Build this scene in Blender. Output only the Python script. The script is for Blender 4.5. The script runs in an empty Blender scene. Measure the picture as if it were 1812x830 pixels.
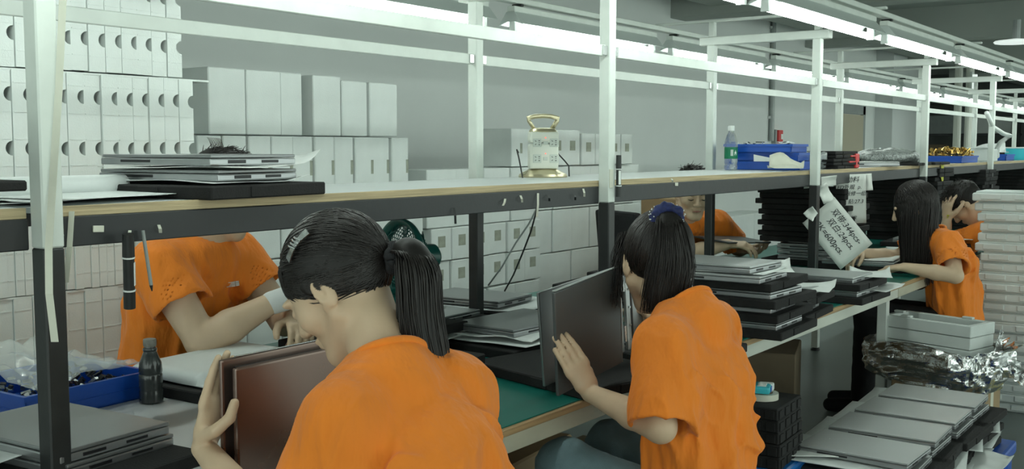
import bpy, bmesh, math, random
import numpy as np
from mathutils import Vector, Matrix
random.seed(7); RNG = np.random.default_rng(7)
S = bpy.context.scene
col = S.collection
# ------------------------------------------------------------------ camera
F_PX = 1850.0; TH = math.radians(35.84); PT = math.atan(152/1850); CZ = 1.364
fh = np.array([math.cos(TH), math.sin(TH), 0]); RT = np.array([math.sin(TH), -math.cos(TH), 0])
FW = fh*math.cos(PT)+np.array([0, 0, -math.sin(PT)]); UPV = fh*math.sin(PT)+np.array([0, 0, math.cos(PT)])
cam = bpy.data.cameras.new('camera'); camo = bpy.data.objects.new('camera', cam); col.objects.link(camo)
cam.sensor_width = 36; cam.lens = 36*F_PX/1812; cam.clip_start = .05; cam.clip_end = 200
camo.matrix_world = Matrix(((RT[0], UPV[0], -FW[0], 0), (RT[1], UPV[1], -FW[1], 0), (RT[2], UPV[2], -FW[2], CZ), (0, 0, 0, 1)))
S.camera = camo
# ------------------------------------------------------------------ world and exposure
w = bpy.data.worlds.new('hall_ambience'); S.world = w; w.use_nodes = True
w.node_tree.nodes['Background'].inputs[0].default_value = (.765, .90, .82, 1)
w.node_tree.nodes['Background'].inputs[1].default_value = 1.65
S.view_settings.view_transform = 'Standard'; S.view_settings.look = 'None'
S.view_settings.gamma = 1; S.view_settings.use_curve_mapping = False
S.view_settings.exposure = 0.27
TUBE_EMIT = 21.0

def onZ(px, py, Z):
    r = FW+(px-906)/F_PX*RT-(py-415)/F_PX*UPV; t = (Z-CZ)/r[2]; return Vector((r[0]*t, r[1]*t, Z))
def onY(px, py, Y):
    r = FW+(px-906)/F_PX*RT-(py-415)/F_PX*UPV; t = Y/r[1]; return Vector((r[0]*t, Y, CZ+r[2]*t))
# ------------------------------------------------------------------ materials
M = {}
def mat(name, c, rough=.5, metal=0, var=0, vs=8, bump=0, bs=60, spec=.5, emit=None, es=0, trans=0, alpha=1, bdist=.004, stretch=None, coat=0, aniso=0, sheen=0):
    m = bpy.data.materials.new(name); m.use_nodes = True; nt = m.node_tree; b = nt.nodes['Principled BSDF']
    b.inputs['Base Color'].default_value = (*c, 1); b.inputs['Roughness'].default_value = rough; b.inputs['Metallic'].default_value = metal
    b.inputs['Specular IOR Level'].default_value = spec
    b.inputs['Transmission Weight'].default_value = trans; b.inputs['Alpha'].default_value = alpha
    b.inputs['Coat Weight'].default_value = coat; b.inputs['Anisotropic'].default_value = aniso; b.inputs['Sheen Weight'].default_value = sheen
    if emit: b.inputs['Emission Color'].default_value = (*emit, 1); b.inputs['Emission Strength'].default_value = es
    tc = None
    if var or bump:
        tc = nt.nodes.new('ShaderNodeTexCoord'); mp = nt.nodes.new('ShaderNodeMapping'); nt.links.new(tc.outputs['Object'], mp.inputs[0])
        if stretch: mp.inputs['Scale'].default_value = stretch
    if var:
        n = nt.nodes.new('ShaderNodeTexNoise'); n.inputs['Scale'].default_value = vs; n.inputs['Detail'].default_value = 5; nt.links.new(mp.outputs[0], n.inputs[0])
        r = nt.nodes.new('ShaderNodeValToRGB'); r.color_ramp.elements[0].position = .3; r.color_ramp.elements[1].position = .7
        r.color_ramp.elements[0].color = (*[max(0, x*(1-var)) for x in c], 1); r.color_ramp.elements[1].color = (*[min(1, x*(1+var*.6)) for x in c], 1)
        nt.links.new(n.outputs[0], r.inputs[0]); nt.links.new(r.outputs[0], b.inputs['Base Color'])
        mr = nt.nodes.new('ShaderNodeMapRange'); mr.inputs[3].default_value = max(.02, rough-.06); mr.inputs[4].default_value = min(1, rough+.08)
        nt.links.new(n.outputs[0], mr.inputs[0]); nt.links.new(mr.outputs[0], b.inputs['Roughness'])
    if bump:
        n2 = nt.nodes.new('ShaderNodeTexNoise'); n2.inputs['Scale'].default_value = bs; n2.inputs['Detail'].default_value = 4; nt.links.new(mp.outputs[0], n2.inputs[0])
        bp = nt.nodes.new('ShaderNodeBump'); bp.inputs['Strength'].default_value = bump; bp.inputs['Distance'].default_value = bdist
        nt.links.new(n2.outputs[0], bp.inputs['Height']); nt.links.new(bp.outputs[0], b.inputs['Normal'])
    M[name] = m; return m
mat('wall', (.70, .735, .715), .85, var=.05, vs=1.2, bump=.1, bs=40)
mat('pillar', (.60, .63, .62), .8, var=.05, vs=2)
mat('ceiling', (.30, .335, .31), .9, var=.08, vs=1.5)
mat('beam', (.36, .39, .36), .85, var=.08, vs=2)
mat('floor', (.155, .185, .175), .35, var=.12, vs=1.3, bump=.05, bs=20)
mat('farwall', (.10, .11, .105), .8, var=.3, vs=2)
mat('white_paint', (.70, .745, .70), .38, var=.06, vs=14, bump=.08, bs=50)
mat('black_paint', (.018, .02, .02), .42, var=.3, vs=20, bump=.1, bs=60)
mat('fascia', (.022, .024, .026), .45, var=.35, vs=6, bump=.15, bs=30)
mat('shelf_top', (.56, .59, .585), .35, var=.06, vs=5)
mat('ply_edge', (.50, .40, .24), .7, var=.3, vs=30, bump=.3, bs=80, stretch=(.15, 1, 6))
mat('bench_wood', (.42, .28, .14), .65, var=.4, vs=22, bump=.3, bs=60, stretch=(.12, 1, 3))
mat('bench_edge', (.47, .46, .36), .6, var=.28, vs=9, bump=.25, bs=40, stretch=(.35, 1, 1))
mat('bench_edge_white', (.58, .60, .53), .55, var=.18, vs=9, bump=.2, bs=40, stretch=(.35, 1, 1))
mat('green_mat', (.004, .145, .115), .33, var=.12, vs=4, bump=.05, bs=15)
mat('white_mat', (.58, .58, .58), .4, var=.06, vs=5, bump=.05, bs=12)
mat('foam_white', (.64, .68, .66), .75, var=.05, vs=10, bump=.15, bs=180)
mat('foam_side', (.68, .72, .69), .75, var=.05, vs=10, bump=.15, bs=180)
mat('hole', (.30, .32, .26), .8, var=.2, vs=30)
mat('black_foam', (.019, .0185, .0185), .78, var=.3, vs=25, bump=.3, bs=220, spec=.3)
mat('dark_plate', (.045, .05, .05), .4, metal=.2, var=.15, vs=6)
mat('laptop_grey', (.30, .31, .315), .36, metal=.75, var=.06, vs=4)
mat('laptop_light', (.46, .475, .475), .38, metal=.6, var=.05, vs=4)
mat('laptop_dark', (.12, .13, .133), .42, metal=.45, var=.08, vs=4)
mat('laptop_side', (.40, .41, .42), .3, metal=.8, var=.08, vs=15)
mat('laptop_port', (.012, .012, .014), .4)
mat('laptop_painted_reflection', (.26, .19, .165), .27, metal=.85, var=.06, vs=4)  # grey metal; the orange shirt's reflection is mixed into the base colour
mat('screen', (.01, .011, .012), .12)
mat('keys', (.02, .02, .022), .5, bump=.2, bs=100)
mat('paper', (.80, .82, .80), .6, var=.03, vs=6, bump=.1, bs=12)
mat('sheet', (.76, .79, .78), .42, var=.04, vs=5, bump=.25, bs=14, bdist=.01)
mat('note', (.72, .74, .70), .65, var=.05, vs=8)
mat('ink', (.015, .015, .02), .6)
mat('blue', (.008, .085, .46), .33, var=.1, vs=5)
mat('bright_blue', (.01, .17, .56), .35, var=.1, vs=5)
mat('cyan', (.05, .52, .62), .4)
mat('red', (.62, .03, .03), .45)
mat('orange', (.90, .24, .017), .82, var=.07, vs=7, bump=.55, bs=7, bdist=.05, stretch=(1.7, 1.7, .55), sheen=.1)
mat('skin', (.64, .465, .315), .5, var=.06, vs=12, bump=.06, bs=160)
mat('skin_dark', (.42, .27, .18), .55, var=.06, vs=12)
mat('lips', (.40, .16, .13), .5)
mat('hair', (.012, .010, .009), .5, var=.35, vs=20, spec=.35)
mat('hair_strand', (.017, .013, .0115), .42, spec=.5)
mat('glove', (.72, .74, .73), .8, bump=.4, bs=240)
mat('jeans', (.12, .19, .215), .8, var=.22, vs=12, bump=.35, bs=260)
mat('black_cloth', (.012, .012, .014), .85, bump=.2, bs=120)
mat('navy', (.012, .02, .10), .7, var=.4, vs=90, bump=.4, bs=70)
mat('steel', (.62, .63, .63), .25, metal=1, var=.05, vs=20)
mat('foil', (.86, .87, .87), .22, metal=1, var=.08, vs=12, bump=.35, bs=45, bdist=.012)
mat('card', (.33, .235, .13), .8, var=.12, vs=6, bump=.1, bs=60)
mat('card_dark', (.18, .14, .09), .8, var=.15, vs=6)
mat('fan_green', (.004, .075, .062), .3, var=.1, vs=6)
mat('ivory', (.74, .76, .68), .4, var=.03, vs=10)
mat('gold', (.60, .54, .36), .28, metal=.7, var=.06, vs=10)
mat('socket', (.58, .62, .57), .5)
mat('dark_slot', (.03, .035, .03), .6)
mat('led', (.9, .15, .1), .4, emit=(1, .12, .08), es=1.5)
mat('tube', (1, 1, 1), .5, emit=(.89, 1.0, .93), es=TUBE_EMIT)
mat('reflector', (.50, .55, .53), .4, var=.04, vs=6)
mat('lamp_disc', (.8, .85, .82), .5, emit=(.9, 1, .95), es=.55)
mat('clear', (.92, .97, .95), .06, trans=.92, spec=.4, alpha=.55)
mat('film', (.9, .95, .93), .15, trans=.2, spec=.6, alpha=.28)
mat('bottle_dark', (.04, .045, .045), .2, var=.2, vs=18, coat=.4)
mat('cork', (.26, .25, .22), .8, var=.3, vs=60)
mat('label_green', (.0, .17, .08), .45)
mat('white_plastic', (.80, .83, .81), .4)
mat('brass', (.52, .33, .09), .28, metal=.9, var=.2, vs=40)
mat('bubble', (.30, .32, .31), .3, var=.75, vs=120, bump=.5, bs=110, spec=.7)
mat('cream_door', (.42, .39, .29), .6, var=.05, vs=3)
mat('grey_metal', (.32, .35, .34), .5, metal=.3, var=.1, vs=10)
mat('tape', (.66, .66, .56), .45, var=.06, vs=20)
mat('yellow', (.62, .62, .05), .6)
mat('rack_dark', (.06, .065, .065), .6, var=.3, vs=5)
mat('yellow_tape', (.75, .6, .03), .5)
# ------------------------------------------------------------------ mesh helpers
def rotm(v):
    return Matrix.Rotation(v[2], 3, 'Z') @ Matrix.Rotation(v[1], 3, 'Y') @ Matrix.Rotation(v[0], 3, 'X')
class MB:
    def __init__(s): s.v = []; s.f = []; s.m = []
    def add(s, vs, fs, mi=0):
        o = len(s.v); s.v += [tuple(x) for x in vs]; s.f += [tuple(i+o for i in f) for f in fs]; s.m += [mi]*len(fs); return s
    def box(s, x0, x1, y0, y1, z0, z1, mi=0):
        return s.add([(x0, y0, z0), (x1, y0, z0), (x1, y1, z0), (x0, y1, z0), (x0, y0, z1), (x1, y0, z1), (x1, y1, z1), (x0, y1, z1)],
                     [(0, 3, 2, 1), (4, 5, 6, 7), (0, 1, 5, 4), (1, 2, 6, 5), (2, 3, 7, 6), (3, 0, 4, 7)], mi)
    def rbox(s, c, size, bev=.002, seg=2, rot=None, mi=0):
        bm = bmesh.new(); bmesh.ops.create_cube(bm, size=1); bmesh.ops.scale(bm, vec=size, verts=bm.verts)
        if bev: bmesh.ops.bevel(bm, geom=bm.edges[:], offset=bev, segments=seg, affect='EDGES', profile=.6)
        R = rotm(rot) if rot else Matrix.Identity(3)
        bm.verts.ensure_lookup_table()
        s.add([R@v.co+Vector(c) for v in bm.verts], [[v.index for v in f.verts] for f in bm.faces], mi); bm.free(); return s
    def prism(s, poly, axis, a0, a1, mi=0):   # poly in the two other axes, in order
        n = len(poly)
        def P(p, a):
            return (a, p[0], p[1]) if axis == 0 else ((p[0], a, p[1]) if axis == 1 else (p[0], p[1], a))
        return s.add([P(p, a0) for p in poly]+[P(p, a1) for p in poly],
                     [tuple(range(n))[::-1], tuple(range(n, 2*n))]+[(i, (i+1) % n, n+(i+1) % n, n+i) for i in range(n)], mi)
    def tube(s, pts, r, n=8, mi=0, caps=True, flat=1.0):
        pts = [Vector(p) for p in pts]; rr = r if isinstance(r, (list, tuple)) else [r]*len(pts); vs = []; fs = []
        t0 = (pts[1]-pts[0]).normalized(); nx = t0.orthogonal().normalized()
        for i, p in enumerate(pts):
            t = (pts[min(i+1, len(pts)-1)]-pts[max(i-1, 0)]); t = t.normalized() if t.length > 1e-9 else t0
            nx = (nx-t*nx.dot(t)); nx = nx.normalized() if nx.length > 1e-6 else t.orthogonal().normalized(); ny = t.cross(nx)
            for k in range(n):
                a = 2*math.pi*k/n; vs.append(p+nx*math.cos(a)*rr[i]+ny*math.sin(a)*rr[i]*flat)
        for i in range(len(pts)-1):
            for k in range(n): fs.append((i*n+k, i*n+(k+1) % n, (i+1)*n+(k+1) % n, (i+1)*n+k))
        if caps: fs.append(tuple(range(n))[::-1]); fs.append(tuple((len(pts)-1)*n+k for k in range(n)))
        return s.add(vs, fs, mi)
    def cyl(s, a, b, r0, r1=None, n=16, mi=0): return s.tube([a, b], [r0, r0 if r1 is None else r1], n, mi)
    def lathe(s, prof, c=(0, 0, 0), n=24, mi=0):
        vs = []; fs = []
        for (r, z) in prof:
            for k in range(n): a = 2*math.pi*k/n; vs.append((c[0]+r*math.cos(a), c[1]+r*math.sin(a), c[2]+z))
        for i in range(len(prof)-1):
            for k in range(n): fs.append((i*n+k, i*n+(k+1) % n, (i+1)*n+(k+1) % n, (i+1)*n+k))
        fs.append(tuple(range(n))[::-1]); fs.append(tuple((len(prof)-1)*n+k for k in range(n)))
        return s.add(vs, fs, mi)
    def sheet(s, fn, nu, nv, th=.0012, mi=0):    # fn(u,v)->point, closed thin sheet
        g = [[Vector(fn(i/nu, j/nv)) for j in range(nv+1)] for i in range(nu+1)]; vs = []; fs = []
        def N(i, j):
            a = g[min(i+1, nu)][j]-g[max(i-1, 0)][j]; b = g[i][min(j+1, nv)]-g[i][max(j-1, 0)]; c = a.cross(b); return c.normalized() if c.length > 1e-12 else Vector((0, 0, 1))
        W = nv+1
        for sg in (1, -1):
            for i in range(nu+1):
                for j in range(nv+1): vs.append(g[i][j]+N(i, j)*th*.5*sg)
        o = (nu+1)*W
        for i in range(nu):
            for j in range(nv):
                a, b, c, d = i*W+j, (i+1)*W+j, (i+1)*W+j+1, i*W+j+1
                fs.append((a, b, c, d)); fs.append((o+d, o+c, o+b, o+a))
        ring = [i*W for i in range(nu+1)]+[nu*W+j for j in range(1, nv+1)]+[i*W+nv for i in range(nu-1, -1, -1)]+[j for j in range(nv-1, 0, -1)]
        for k in range(len(ring)):
            a, b = ring[k], ring[(k+1) % len(ring)]; fs.append((a, o+a, o+b, b))
        return s.add(vs, fs, mi)
    def xf(s, loc=(0, 0, 0), rot=(0, 0, 0)):
        R = rotm(rot); s.v = [tuple(R@Vector(v)+Vector(loc)) for v in s.v]; return s
    def mesh(s, name, mats, smooth=False):
        me = bpy.data.meshes.new(name); me.from_pydata(s.v, [], s.f)
        for m in (mats if isinstance(mats, (list, tuple)) else [mats]): me.materials.append(M[m])
        if isinstance(mats, (list, tuple)) and len(mats) > 1: me.polygons.foreach_set('material_index', s.m)
        if smooth: me.polygons.foreach_set('use_smooth', [True]*len(me.polygons))
        me.update()
        if smooth == 'auto':
            bm = bmesh.new(); bm.from_mesh(me); bmesh.ops.recalc_face_normals(bm, faces=bm.faces)
            for e in bm.edges:
                if len(e.link_faces) == 2 and e.calc_face_angle(0) > .6: e.smooth = False
            bm.to_mesh(me); bm.free()
        else:
            bm = bmesh.new(); bm.from_mesh(me); bmesh.ops.recalc_face_normals(bm, faces=bm.faces); bm.to_mesh(me); bm.free()
        return me
    def obj(s, name, mats, parent=None, loc=(0, 0, 0), rot=(0, 0, 0), smooth=False, **k):
        return link(name, s.mesh(name, mats, smooth), parent, loc, rot, **k)
def link(name, me, parent=None, loc=(0, 0, 0), rot=(0, 0, 0), label=None, cat=None, group=None, kind=None):
    o = bpy.data.objects.new(name, me); col.objects.link(o); o.location = loc; o.rotation_euler = rot
    if parent: o.parent = parent
    return tag(o, label, cat, group, kind)
def tag(o, label=None, cat=None, group=None, kind=None):
    if label: o['label'] = label
    if cat: o['category'] = cat
    if group: o['group'] = group
    if kind: o['kind'] = kind
    return o
def thing(name, label, cat, loc=(0, 0, 0), rz=0, group=None):
    return link(name, None, None, loc, (0, 0, rz), label, cat, group)
def struct(mb, name, mats, parent=None, **k): return mb.obj(name, mats, parent, kind=None if parent else 'structure', **k)
ORD = 'first second third fourth fifth sixth seventh eighth ninth tenth eleventh twelfth thirteenth fourteenth fifteenth sixteenth seventeenth eighteenth nineteenth twentieth'.split()
ORD += ['twenty-'+a for a in ORD[:9]]+['thirtieth']+['thirty-'+a for a in ORD[:9]]
def text_mesh(body, size, mname, shear=0.0, ext=.0003):
    cu = bpy.data.curves.new('writing', 'FONT'); cu.body = body; cu.size = size; cu.shear = shear; cu.extrude = ext; cu.align_x = 'CENTER'; cu.align_y = 'CENTER'; cu.resolution_u = 3
    o = bpy.data.objects.new('writing', cu); col.objects.link(o)
    dg = bpy.context.evaluated_depsgraph_get(); me = bpy.data.meshes.new_from_object(o.evaluated_get(dg)); me.materials.clear(); me.materials.append(M[mname])
    bpy.data.objects.remove(o); bpy.data.curves.remove(cu); return me
# smooth value noise in numpy
_T = RNG.random((32, 32, 32)).astype(np.float32)
def vnoise(p):
    i = np.floor(p).astype(np.int64); f = (p-i).astype(np.float32); f = f*f*(3-2*f); i &= 31; j = (i+1) & 31
    x0, y0, z0 = i.T; x1, y1, z1 = j.T; fx, fy, fz = f.T
    a = _T[x0, y0, z0]*(1-fx)+_T[x1, y0, z0]*fx; b = _T[x0, y1, z0]*(1-fx)+_T[x1, y1, z0]*fx
    c = _T[x0, y0, z1]*(1-fx)+_T[x1, y0, z1]*fx; d = _T[x0, y1, z1]*(1-fx)+_T[x1, y1, z1]*fx
    return ((a*(1-fy)+b*fy)*(1-fz)+(c*(1-fy)+d*fy)*fz)*2-1
def nz1(x, y, z): return float(vnoise(np.array([[x, y, z]], dtype=np.float64))[0])
# ------------------------------------------------------------------ the hall
WY = 4.6
struct(MB().box(-4, 24, -4, WY+2, -.1, 0), 'floor', 'floor')
struct(MB().box(-4, 17.2, WY, WY+.15, 0, 2.95), 'wall_back', 'wall')
struct(MB().box(17.2, 24, WY+1.6, WY+1.75, 0, 2.95).box(17.05, 17.2, WY+.15, WY+1.75, 0, 2.95), 'wall_recess', 'wall')
struct(MB().box(23.8, 24, -4, WY+1.6, 0, 2.95), 'wall_far', 'farwall')
struct(MB().box(-4, 24, -4, WY+2, 2.95, 3.1), 'ceiling', 'ceiling')
for i, x in enumerate((5.4, 8.9, 12.4, 15.9, 19.4)):
    struct(MB().box(x, x+.3, -4, WY, 2.58, 2.95), 'ceiling_beam', 'beam', label='concrete ceiling beam crossing the hall, %s along the row' % ORD[i])
struct(MB().box(-4, 24, 3.9, 4.2, 2.66, 2.95), 'ceiling_girder', 'beam')
struct(MB().rbox((15.95, WY-.12, 1.475), (1.45, .26, 2.95), .01), 'pillar', 'pillar')
# door with frame
d = struct(MB().rbox((14.15, WY-.02, .91), (.86, .05, 1.82), .004), 'door_1', 'cream_door')
struct(MB().box(13.62, 13.72, WY-.04, WY, 0, 1.94), 'frame', 'grey_metal', d); struct(MB().box(14.58, 14.68, WY-.04, WY, 0, 1.94), 'frame', 'grey_metal', d)
struct(MB().box(13.62, 14.68, WY-.04, WY, 1.83, 1.95), 'frame', 'grey_metal', d)
MB().cyl((13.82, WY-.045, .92), (13.82, WY-.09, .92), .02).cyl((13.82, WY-.09, .92), (13.94, WY-.09, .92), .01).obj('handle', 'steel', d)
# dark notice board past the pillar, on the recess return
b = thing('notice_board', 'tall dark framed board on the wall past the pillar', 'board', (18.8, WY+1.6, 0))
MB().box(-.6, .6, -.03, 0, .9, 2.1).obj('panel', 'rack_dark', b)
for (x0, x1, z0, z1) in ((-.66, -.6, .84, 2.16), (.6, .66, .84, 2.16), (-.66, .66, .84, .9), (-.66, .66, 2.1, 2.16)): MB().box(x0, x1, -.05, 0, z0, z1).obj('frame', 'grey_metal', b)
# conduit and alarm box
c = thing('wall_conduit', 'thin grey vertical conduit pipe on the white wall', 'pipe', (11.33, WY, 0))
MB().cyl((0, -.03, 1.45), (0, -.03, 2.95), .03, n=10).obj('pipe', 'grey_metal', c)
for z in (1.7, 2.2, 2.7): MB().box(-.045, .045, -.035, 0, z, z+.03).obj('clip', 'steel', c)
a = thing('fire_alarm_box', 'small red fire alarm box at the foot of the conduit', 'alarm', (11.52, WY, 1.50))
MB().rbox((0, -.035, 0), (.13, .07, .15), .008).obj('case', 'red', a); MB().rbox((.02, -.072, 0), (.05, .01, .06), .004).obj('button', 'white_plastic', a)
MB().rbox((-.09, -.025, 0), (.05, .05, .16), .004).obj('junction_box', 'grey_metal', a)
# ------------------------------------------------------------------ the bench line
BZ = .75; YB0, YF, YR, YB1 = 1.336, 1.736, 2.272, 2.536
PX = [1.008+1.92*k for k in range(8)]
X0, X1 = -.2, 16.4
bench = thing('assembly_bench', 'long steel assembly bench with green mat, overhead shelf and white posts', 'workbench')
secs = [(X0, 1.72, 'white_mat', 'bench_edge', 'bench_wood'), (1.72, 2.95, 'green_mat', 'bench_edge', 'bench_wood'), (2.955, 4.86, 'green_mat', 'bench_edge_white', 'bench_wood'),
        (4.865, 6.78, 'green_mat', 'bench_edge', 'bench_wood'), (6.785, 9.9, 'green_mat', 'bench_edge_white', 'bench_wood'), (9.905, X1, 'green_mat', 'bench_edge_white', 'bench_wood')]
for (a, b_, mt, ed, wd) in secs:
    MB().rbox(((a+b_)/2, (YB0+YB1)/2+.004, BZ-.002), (b_-a-.004, YB1-YB0-.012, .004), .001, 1).obj('work_mat', mt, bench)
    MB().rbox(((a+b_)/2, (YB0+YB1)/2, BZ-.0125), (b_-a-.002, YB1-YB0, .017), .0015, 1).obj('plywood_top', wd, bench)
    MB().rbox(((a+b_)/2, YB0+.02, BZ-.042), (b_-a-.002, .03, .042), .002, 1).obj('edge_strip', ed, bench)
    MB().rbox(((a+b_)/2, YB1-.02, BZ-.042), (b_-a-.002, .03, .042), .002, 1).obj('edge_strip', ed, bench)
SZ = 1.26
for i, x in enumerate(PX):
    for y in (YF, YR):
        zs = 1.19 if y == YF else SZ-.02
        q = MB(); q.rbox((0, 0, (BZ+zs)/2), (.04, .04, zs-BZ), .003, 1, mi=1); q.rbox((0, 0, (zs+1.875)/2), (.04, .04, 1.875-zs), .003, 1, mi=0)
        q.obj('post', ['white_paint', 'black_paint'], bench, (x, y, 0))
    for y in (YB0+.1, YB1-.1):
        MB().rbox((x+.12, y, (BZ-.065)/2+.01), (.045, .045, BZ-.085), .003, 1).obj('leg', 'white_paint', bench)
        MB().lathe([(.03, 0), (.03, .012), (.01, .02), (.01, .05)], (x+.12, y, 0), 12).obj('foot', 'black_paint', bench)
    MB().rbox((x+.12, (YB0+YB1)/2, .66), (.04, YB1-YB0-.26, .04), .002, 1).obj('cross_bar', 'white_paint', bench)
    MB().rbox((x, (YF+YR)/2, 1.875+.02), (.05, YR-YF+.12, .04), .003, 1).obj('top_arm', 'white_paint', bench)
    MB().rbox((x, (YF+YR)/2, 1.995), (.03, 1.16, .012), .002, 1).obj('hanger_bar', 'white_paint', bench)
    for y in (YF, YR): MB().rbox((x, y, 1.952), (.03, .03, .074), .002, 1).obj('spacer', 'white_paint', bench)
    q = MB()
    q.add([(x+.02, YF-.02, 1.655), (x+.02, YF+.02, 1.655), (x+.021, YF+.02, 1.62), (x+.021, YF-.02, 1.60)], [(0, 1, 2, 3)])
for i in range(len(PX)-1):
    xa, xb = PX[i]+.022, PX[i+1]-.022
    for y in (YF, YR):
        MB().rbox(((xa+xb)/2, y, 1.675), (xb-xa, .014, .036), .002, 1).obj('rail', 'white_paint', bench)
        for xx in (xa+.012, xb-.012): MB().rbox((xx, y-.010, 1.675), (.024, .006, .03), .001, 1).obj('rail_bracket', 'steel', bench)
    MB().rbox(((PX[i]+PX[i+1])/2, (YF+YR)/2+.005, SZ-.006), (1.916, YR-YF-.05, .012), .0015, 1).obj('shelf_board', 'shelf_top', bench)
    MB().rbox(((PX[i]+PX[i+1])/2, YF+.027, SZ-.009), (1.914, .010, .019), .001, 1).obj('shelf_edge', 'ply_edge', bench)
    MB().rbox(((xa+xb)/2, YF+.022, SZ-.046), (xb-xa, .012, .055), .002, 1).obj('shelf_fascia', 'fascia', bench)
    MB().rbox(((xa+xb)/2, YR-.026, SZ-.042), (xb-xa, .012, .055), .002, 1).obj('shelf_fascia', 'fascia', bench)
MB().rbox((PX[0]-.6, (YF+YR)/2+.005, SZ-.006), (1.15, YR-YF-.05, .012), .0015, 1).obj('shelf_board', 'shelf_top', bench)
MB().rbox((PX[0]-.6, YF+.027, SZ-.009), (1.15, .010, .019), .001, 1).obj('shelf_edge', 'ply_edge', bench)
MB().rbox((PX[0]-.6, YF+.022, SZ-.046), (1.15, .012, .055), .002, 1).obj('shelf_fascia', 'fascia', bench)
for y in (YF, YR): MB().rbox((PX[0]-.6, y, 1.675), (1.15, .014, .036), .002, 1).obj('rail', 'white_paint', bench)
for y in (1.47, 2.57):
    MB().rbox((8.2, y, 1.976), (17, .045, .024), .003, 1).obj('light_rail', 'white_paint', bench)
# ------------------------------------------------------------------ tube lights
def fixture_meshes():
    L = 1.24; q = MB()
    prof = [(-.062, -.012), (-.018, .04), (.018, .04), (.062, -.012), (.058, -.012), (.016, .034), (-.016, .034), (-.058, -.012)]
    q.prism(prof, 0, 0, L); refl = q.mesh('reflector', 'reflector')
    hs = MB().rbox((L/2, 0, .052), (L, .04, .024), .003, 1).mesh('housing', 'white_paint')
    tb = MB().tube([(.03, 0, -.026), (L-.03, 0, -.026)], .0135, 10).mesh('tube', 'tube')
    h1 = MB().prism([(-.012, .036), (.012, .036), (.015, -.04), (-.015, -.04)], 0, .008, .028).mesh('lamp_holder', 'white_plastic')
    h2 = MB().prism([(-.012, .036), (.012, .036), (.015, -.04), (-.015, -.04)], 0, L-.028, L-.008).mesh('lamp_holder', 'white_plastic')
    ep = MB().prism([(-.06, -.014), (-.02, .04), (.02, .04), (.06, -.014), (.02, .0), (-.02, .0)], 0, -.004, .002).mesh('end_plate', 'reflector')
    cl = MB().rbox((.05, 0, .070), (.02, .05, .010), .002, 1).mesh('clip', 'black_paint')
    return [('reflector', refl), ('housing', hs), ('tube', tb), ('lamp_holder', h1), ('lamp_holder', h2), ('end_plate', ep), ('clip', cl)]
FX = fixture_meshes()
for r, (y, rn) in enumerate(((1.47, 'over the women along the near bench edge'), (2.57, 'over the far bench edge by the wall'))):
    for k in range(-2, 9):
        x = 3.55+1.414*k; lo = y+(.0 if r else .0)
        t = thing('tube_light', '%s fluorescent tube light in the row %s' % (ORD[k+2], rn), 'light', (x, lo, 1.888), 0, 'fluorescent tube lights of the bench')
        for n, me in FX: link(n, me, t)
t = thing('ceiling_lamp', 'round white ceiling lamp hanging under the concrete beam', 'lamp', (10.95, 2.0, 2.375))
MB().lathe([(.02, .03), (.19, .01), (.2, 0), (.19, -.012), (.02, -.02)], n=32).obj('shade', 'lamp_disc', t, smooth='auto')
MB().cyl((0, 0, .03), (0, 0, .205), .035, n=12).obj('stem', 'grey_metal', t)
# ------------------------------------------------------------------ white foam packaging along the wall
def foam_slab(w_, d_, h_, notch):
    # standing tray: ribbed face, two half-round notches along one upright edge
    q = MB(); n = 8; poly = [(0, 0), (w_, 0)]
    for zc in (h_*.3, h_*.78) if notch else ():
        for k in range(n+1):
            a = -math.pi/2+math.pi*k/n; poly.append((w_-.022*math.cos(a), zc+.022*math.sin(a)))
    poly += [(w_, h_), (0, h_)]
    q.prism(poly, 1, 0, .03); q.box(.003, w_-.024, .03, d_, .004, h_-.004)
    for z in (h_*.14, h_*.38, h_*.62, h_*.88): q.box(.004, w_-.004, -.0015, 0, z, z+.003)
    return q
slabA = foam_slab(.0565, .30, .335, True).mesh('foam_tray', 'foam_white'); slabB = foam_slab(.0565, .30, .335, False).mesh('foam_tray_plain', 'foam_white')
slabC = foam_slab(.026, .30, .335, False).mesh('foam_tray_thin', 'foam_white')
hole_me = MB().cyl((0, 0, 0), (0, .004, 0), .021, n=14).mesh('notch_shadow', 'hole')
for ti, (z, tn, me, st, x0, x1) in enumerate(((1.605, 'top', slabA, .0585, 1.55, 2.26), (1.262, 'second', slabA, .0585, 1.30, 2.30), (.922, 'third', slabC, .0275, 1.32, 2.28), (.582, 'fourth', slabB, .0585, 1.30, 2.34), (.242, 'lowest', slabB, .0585, 1.45, 2.36))):
    n = int((x1-x0)/st)
    for k in range(n):
        lab = 'white foam tray on edge, %s from the free end of the %s tier' % (ORD[k], tn)
        link('foam_tray', me, None, (x1-(k+1)*st, 3.02+random.uniform(-.006, .006), z+random.uniform(0, .003)), (0, 0, 0), lab, 'foam tray', 'foam trays standing on edge against the wall')
for z, hh in ((1.598, 'first'), (1.257, 'second'), (.917, 'third'), (.577, 'fourth'), (.237, 'lowest')):
    MB().rbox((1.82, 3.17, z), (1.1, .30, .007), .001, 1).obj('foam_sheet', 'foam_white', label='thin white foam sheet under the %s tier of standing trays' % hh, cat='foam sheet', group='foam sheets between tiers')
MB().rbox((1.83, 3.17, .116), (1.1, .32, .23), .01, 1).obj('foam_block', 'foam_white', label='white foam block on the floor under the standing trays', cat='foam block')
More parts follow.
